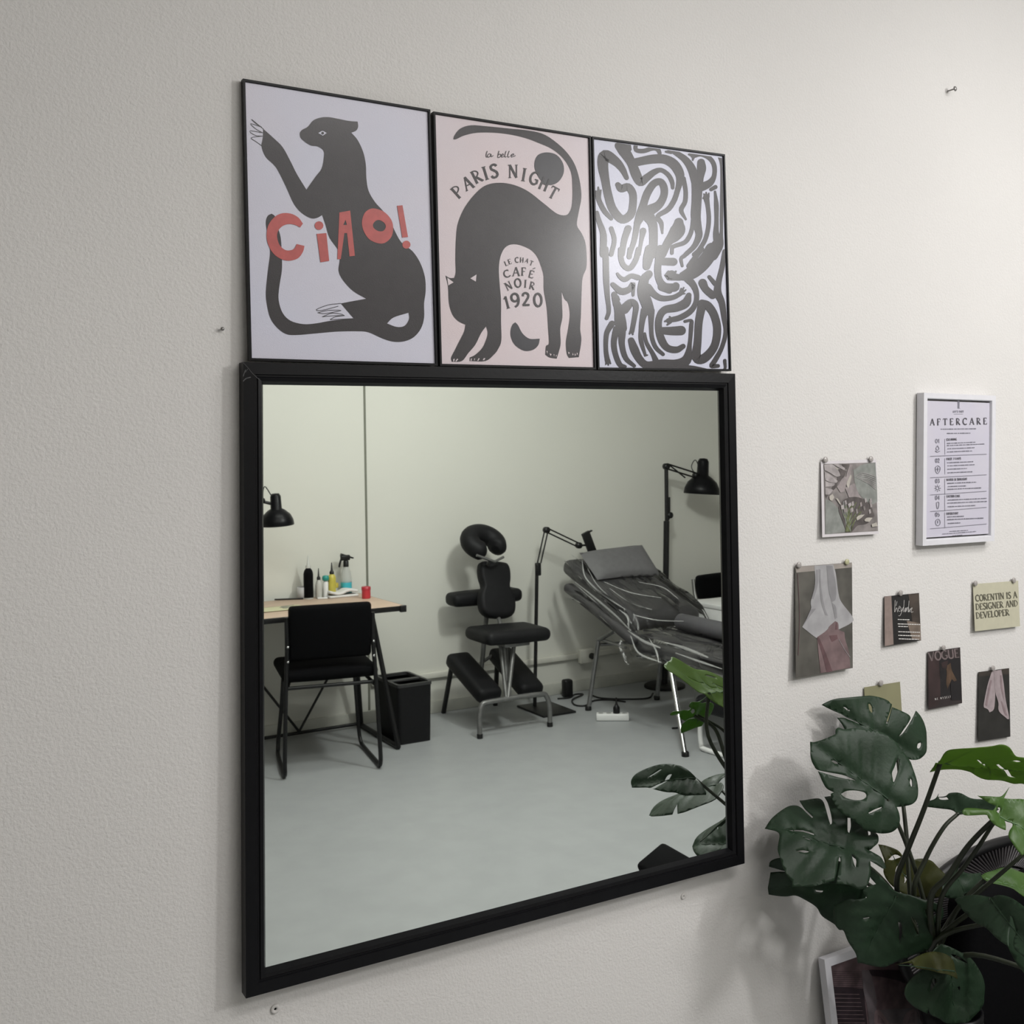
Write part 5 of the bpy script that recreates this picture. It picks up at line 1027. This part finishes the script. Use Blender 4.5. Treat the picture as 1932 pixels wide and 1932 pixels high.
# B: big front leaf
bB = leafpx(z3, [(600,590),(640,595),(740,560),(850,510),(855,460),(890,435),(950,455),(1050,443),(1150,450),(1250,475),(1330,480),(1400,510),(1470,560),(1530,610),(1590,690),(1690,810),(1720,900),(1750,1030),(1760,1150),(1745,1250),(1690,1310),(1600,1335),(1530,1345),(1550,1420),(1560,1500),(1545,1570),(1490,1625),(1410,1645),(1310,1640),(1180,1610),(1100,1550),(1000,1470),(920,1430),(850,1340),(805,1240),(800,1190),(830,1175),(760,1130),(720,1060),(690,990),(664,932),(760,965),(900,1010),(1085,1046),(950,985),(800,950),(662,918),(620,870),(588,800),(580,720),(595,640)],
   [[(1545,775),(1558,830),(1540,930),(1500,1050),(1480,1055),(1470,960),(1500,890)], [(900,1195),(960,1160),(1060,1155),(1150,1175),(1190,1205),(1180,1240),(1110,1265),(1020,1262),(940,1235)], [(800,815),(840,810),(890,835),(895,850),(850,845)], [(1195,1410),(1270,1370),(1360,1340),(1362,1352),(1280,1390),(1210,1418)], [(1675,1015),(1690,1040),(1690,1100),(1675,1115),(1662,1070)]],
   (1440,1250), (640,640), [(1678,1507,-.165), (1550,1400,-.105), (1700,1420,-.15)], bend=.55, seed=2)
stem_to(bB, at(1672, 1620, -.2), k=2)
# C: leaf left of centre
bC = leafpx(z4, [(40,370),(90,300),(180,230),(260,185),(330,180),(380,210),(415,255),(470,315),(484,306),(440,255),(400,205),(362,128),(420,125),(500,120),(550,130),(580,165),(600,230),(630,330),(650,380),(661,360),(650,290),(620,180),(590,115),(680,115),(800,180),(1000,400),(1080,460),(1105,500),(1100,560),(1060,600),(1020,630),(960,608),(1080,660),(1140,690),(1165,740),(1180,800),(1150,805),(1080,770),(1020,740),(1030,830),(1020,920),(990,975),(940,990),(880,970),(820,955),(700,950),(718,860),(745,725),(735,685),(722,740),(700,860),(680,925),(600,945),(500,965),(400,955),(295,945),(290,890),(240,830),(200,750),(180,690),(150,600),(165,480),(150,425),(100,395)],
   [[(810,315),(840,315),(842,400),(825,465),(810,440)], [(1005,440),(1030,440),(1032,480),(1010,490)], [(845,670),(870,690),(890,740),(885,800),(865,750)], [(315,632),(380,622),(460,628),(400,642)], [(370,500),(430,508),(490,530),(430,522)], [(200,408),(330,418),(500,458),(480,466),(340,432)]],
   (800,590), (70,360), [(1597,1596,-.15), (1460,1550,-.07), (1560,1660,-.17)], bend=.5, seed=3)
stem_to(bC, V(1.56, -.21, .70), k=3)
# E: dark leaf underneath on the left
bE = leafpx(z4, [(90,830),(110,780),(200,740),(420,700),(800,760),(1000,900),(980,1100),(900,1250),(760,1410),(680,1345),(570,1270),(520,1190),(420,1130),(330,1092),(230,1100),(80,1090),(80,980),(100,880),(200,866),(290,870)],
   [[(525,1040),(590,1035),(580,1050),(530,1052)]], (960,930), (100,1040), [(1620,1670,-.10), (1465,1680,-.05), (1580,1740,-.08)], bend=.4, seed=4)
stem_to(bE, V(1.58, -.19, .62), k=4)
# D: broad leaf hanging in front
bD = leafpx(z4, [(1280,1035),(1200,960),(1100,860),(1035,815),(1030,890),(1090,965),(980,1010),(970,1050),(1000,1095),(900,1110),(820,1110),(690,1170),(680,1250),(690,1340),(740,1412),(782,1420),(830,1530),(900,1640),(930,1745),(1020,1750),(1160,1765),(1240,1740),(1363,1690),(1478,1640),(1555,1609),(1616,1556),(1635,1479),(1632,1402),(1678,1371),(1739,1287),(1731,1194),(1678,1148),(1555,1110),(1401,1056)],
   [[(1547,1194),(1616,1202),(1678,1256),(1616,1294),(1570,1264)], [(1409,1258),(1478,1325),(1501,1448),(1480,1440),(1440,1340)], [(1300,1330),(1335,1340),(1345,1440),(1325,1560),(1318,1450)], [(960,1285),(1020,1275),(1025,1290),(970,1300)]],
   (1285,1080), (960,1740), [(1693,1692,-.20), (1625,1815,-.17), (1770,1720,-.235)], bend=.55, seed=5)
stem_to(bD, V(1.585, -.24, .72), k=5)
# olive back leaves behind the stems
bK = leafpx(z5, [(170,1255),(260,1270),(360,1320),(430,1400),(520,1440),(600,1420),(680,1420),(780,1450),(860,1530),(930,1620),(960,1720),(900,1850),(780,1900),(600,1880),(430,1850),(300,1760),(230,1680),(190,1580),(200,1470),(180,1360)],
   [[(240,1430),(330,1370),(400,1400),(330,1440)], [(335,1560),(400,1500),(420,1520),(350,1700)], [(430,1720),(470,1640),(520,1620),(500,1670)]], (560,1760), (260,1310), [(1722,1672,-.12), (1680,1610,-.10), (1760,1680,-.13)], m=LEAFO, bend=.5, seed=6)
bM = leafpx(z5, [(870,1870),(900,1720),(980,1600),(1060,1500),(1110,1440),(1130,1560),(1240,1600),(1360,1590),(1400,1680),(1380,1780),(1300,1830),(1180,1850),(1120,1890),(1000,1900)], [], (1180,1850), (1110,1460), [(1820,1690,-.19), (1815,1630,-.18), (1770,1690,-.2)], bend=.4, seed=7)
# F: round leaf low down in front of the framed print, with its folded olive lobe
bF = leafpx(z6, [(480,1450),(500,1370),(560,1270),(640,1200),(720,1130),(800,960),(900,880),(1010,900),(1130,960),(1280,1050),(1390,1180),(1440,1280),(1460,1400),(1460,1530),(1470,1620),(1440,1700),(1360,1780),(1260,1860),(1150,1880),(1000,1870),(900,1810),(780,1750),(760,1660),(740,1745),(620,1680),(540,1610),(490,1530)],
   [[(800,1300),(850,1300),(840,1380),(790,1480),(785,1400)], [(1120,1410),(1145,1400),(1160,1465)], [(1040,1000),(1120,1020),(1240,1110),(1180,1090),(1080,1040)]], (1000,1080), (1180,1850), [(1790,1805,-.255), (1815,1925,-.275), (1730,1870,-.255)], bend=.5, seed=8)
leafpx(z6, [(390,1085),(500,1075),(590,1092),(640,1142),(750,1160),(850,1190),(1000,1240),(1105,1300),(1110,1230),(1060,1130),(980,1020),(850,955),(740,960),(620,1010),(540,1055)], [], (1080,1200), (420,1085), [(1790,1820,-.27), (1705,1814,-.28), (1770,1800,-.26)], m=LEAFO, bend=.3, seed=9, nveins=3)
stem_to(bF, V(1.66, -.30, .62), k=6)
# G: leaf at the right edge
bG = leafpx(z6, [(1080,330),(1120,300),(1300,262),(1480,250),(1640,258),(1780,300),(1932,400),(2120,560),(2230,760),(2260,960),(2200,1120),(2090,1170),(1960,1060),(1860,965),(1790,905),(1775,760),(1787,560),(1750,490),(1722,650),(1722,860),(1740,892),(1640,830),(1540,750),(1440,650),(1300,580),(1180,460)], [[(1960,560),(2000,600),(2040,800),(2010,780)]],
   (1480,270), (2120,1120), [(1864,1691,-.384), (-.70, .20, .685)], bend=.4, seed=10)
stem([CR+V(.01, -.005, 0), at(1768, 1772, -.22), at(1817, 1731, -.29), bG], .0042)
# H: bright leaf at the upper right, tilted to the mirror
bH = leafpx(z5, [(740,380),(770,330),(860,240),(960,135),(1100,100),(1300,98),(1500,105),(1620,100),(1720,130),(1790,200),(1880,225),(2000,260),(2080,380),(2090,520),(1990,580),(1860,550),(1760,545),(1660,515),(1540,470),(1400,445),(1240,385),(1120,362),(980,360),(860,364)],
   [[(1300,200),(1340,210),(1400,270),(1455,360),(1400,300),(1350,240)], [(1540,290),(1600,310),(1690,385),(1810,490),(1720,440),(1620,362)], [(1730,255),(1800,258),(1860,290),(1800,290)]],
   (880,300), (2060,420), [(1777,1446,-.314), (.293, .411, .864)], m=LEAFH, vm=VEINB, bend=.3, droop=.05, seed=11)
stem([CR, at(1704, 1716, -.155), at(1692, 1662, -.18), at(1712, 1605, -.235), at(1742, 1530, -.29), bH], .0046)
# J: dark leaf seen edge-on
bJ = leafpx(z5, [(680,785),(720,735),(800,690),(840,615),(830,660),(920,640),(965,610),(1040,620),(1130,640),(1230,680),(1380,690),(1500,720),(1560,790),(1480,830),(1300,850),(1150,840),(1060,850),(1010,810),(850,795)], [[(840,662),(930,650),(960,690),(860,690)]], (1060,820), (1540,780), [(1805,1527,-.22), (1882,1520,-.28), (1790,1500,-.19)], bend=.25, droop=.0, seed=12, step=.007)
stem([CR+V(.01, 0, 0), at(1724, 1690, -.20), at(1746, 1622, -.205), at(1780, 1562, -.215), bJ], .004)
# I: bright leaf at the right edge below
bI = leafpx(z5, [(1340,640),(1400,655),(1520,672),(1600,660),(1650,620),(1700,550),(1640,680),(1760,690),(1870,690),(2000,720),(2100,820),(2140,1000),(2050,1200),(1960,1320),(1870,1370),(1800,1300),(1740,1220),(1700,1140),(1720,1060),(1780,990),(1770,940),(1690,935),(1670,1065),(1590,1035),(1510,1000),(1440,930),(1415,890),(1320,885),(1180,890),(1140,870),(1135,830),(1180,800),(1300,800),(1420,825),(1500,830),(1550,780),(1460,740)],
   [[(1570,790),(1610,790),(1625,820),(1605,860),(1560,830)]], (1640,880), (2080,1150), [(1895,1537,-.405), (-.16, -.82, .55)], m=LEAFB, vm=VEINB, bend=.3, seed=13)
stem([CR+V(0, -.01, 0), at(1756, 1695, -.25), at(1788, 1654, -.28), at(1826, 1597, -.32), at(1870, 1551, -.36), bI], .0046); stem([CR+V(.01, -.01, 0), at(1776, 1695, -.26), at(1818, 1637, -.30), at(1849, 1593, -.33), at(1875, 1553, -.35), bI+V(.01, 0, .0)], .0036)
# N: bright leaf in front of the chair ring
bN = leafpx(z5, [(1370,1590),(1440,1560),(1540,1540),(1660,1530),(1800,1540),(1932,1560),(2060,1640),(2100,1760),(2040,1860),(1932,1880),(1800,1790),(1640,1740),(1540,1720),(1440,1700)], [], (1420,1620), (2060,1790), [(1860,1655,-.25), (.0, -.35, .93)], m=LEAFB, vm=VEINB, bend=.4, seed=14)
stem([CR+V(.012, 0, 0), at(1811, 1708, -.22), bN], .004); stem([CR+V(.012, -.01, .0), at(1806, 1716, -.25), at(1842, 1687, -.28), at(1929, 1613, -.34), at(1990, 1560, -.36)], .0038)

# leaves on the room side of the plant, seen in the mirror
def monstera(L_, W_):
    R_ = [(0, 0), (-.10, .10), (-.16, .26), (-.08, .44), (.10, .50), (.30, .49), (.44, .45), (.47, .26), (.52, .42), (.68, .36), (.80, .28), (.91, .16), (1.0, 0)]
    return [(x*L_, y*W_) for x, y in R_]+[(x*L_, -y*W_) for x, y in R_[-2:0:-1]]
def mleaf(base, tip, nrm, W_, m=LEAF, vm=VEIN, **kw):
    base, tip = V(*base), V(*tip); L_ = np.linalg.norm(tip-base); o2 = outline(monstera(L_, W_), 3, 50)
    hl = [[(x*L_+.012*L_*math.cos(a*.9)*2, y*W_+.02*W_*math.sin(a*.9)) for a in range(7)] for x, y in ((.14, .2), (.12, -.22), (.38, -.16))]
    return leaf3(base, tip-base, V(*nrm), o2, hl, (0, 0), (L_, 0), m, vm, **kw)
b2 = mleaf(my(1350, 1474, -.44), my(1214, 1512, -.58), (.0, .12, 1), .19, seed=22, bend=2.0, droop=.3); stem_to(b2, k=9)
b3 = mleaf(my(1392, 1585, -.47), my(1302, 1590, -.57), (.0, .75, .7), .13, seed=23, bend=.8); stem_to(b3, k=10)

# pot
mb = MB(); pr = .052; mb.lathe([(pr*.78, 0), (pr*.8, .004), (pr*.98, .47), (pr*1.04, .475), (pr*1.04, .50), (pr*.94, .50), (pr*.92, .47), (pr*.6, .44), (0, .44)], (PX_, PY_, .0005), n=32); mb.build('pot', M_BLK, plant)
mb = MB(); mb.lathe([(pr*.93, .462), (pr*.5, .472), (0, .470)], (PX_, PY_, 0), n=24); mb.build('soil', mat('potting_soil', (.030, .022, .016), .9, noise=.4, nscale=120, bump=.6, bscale=300), plant)
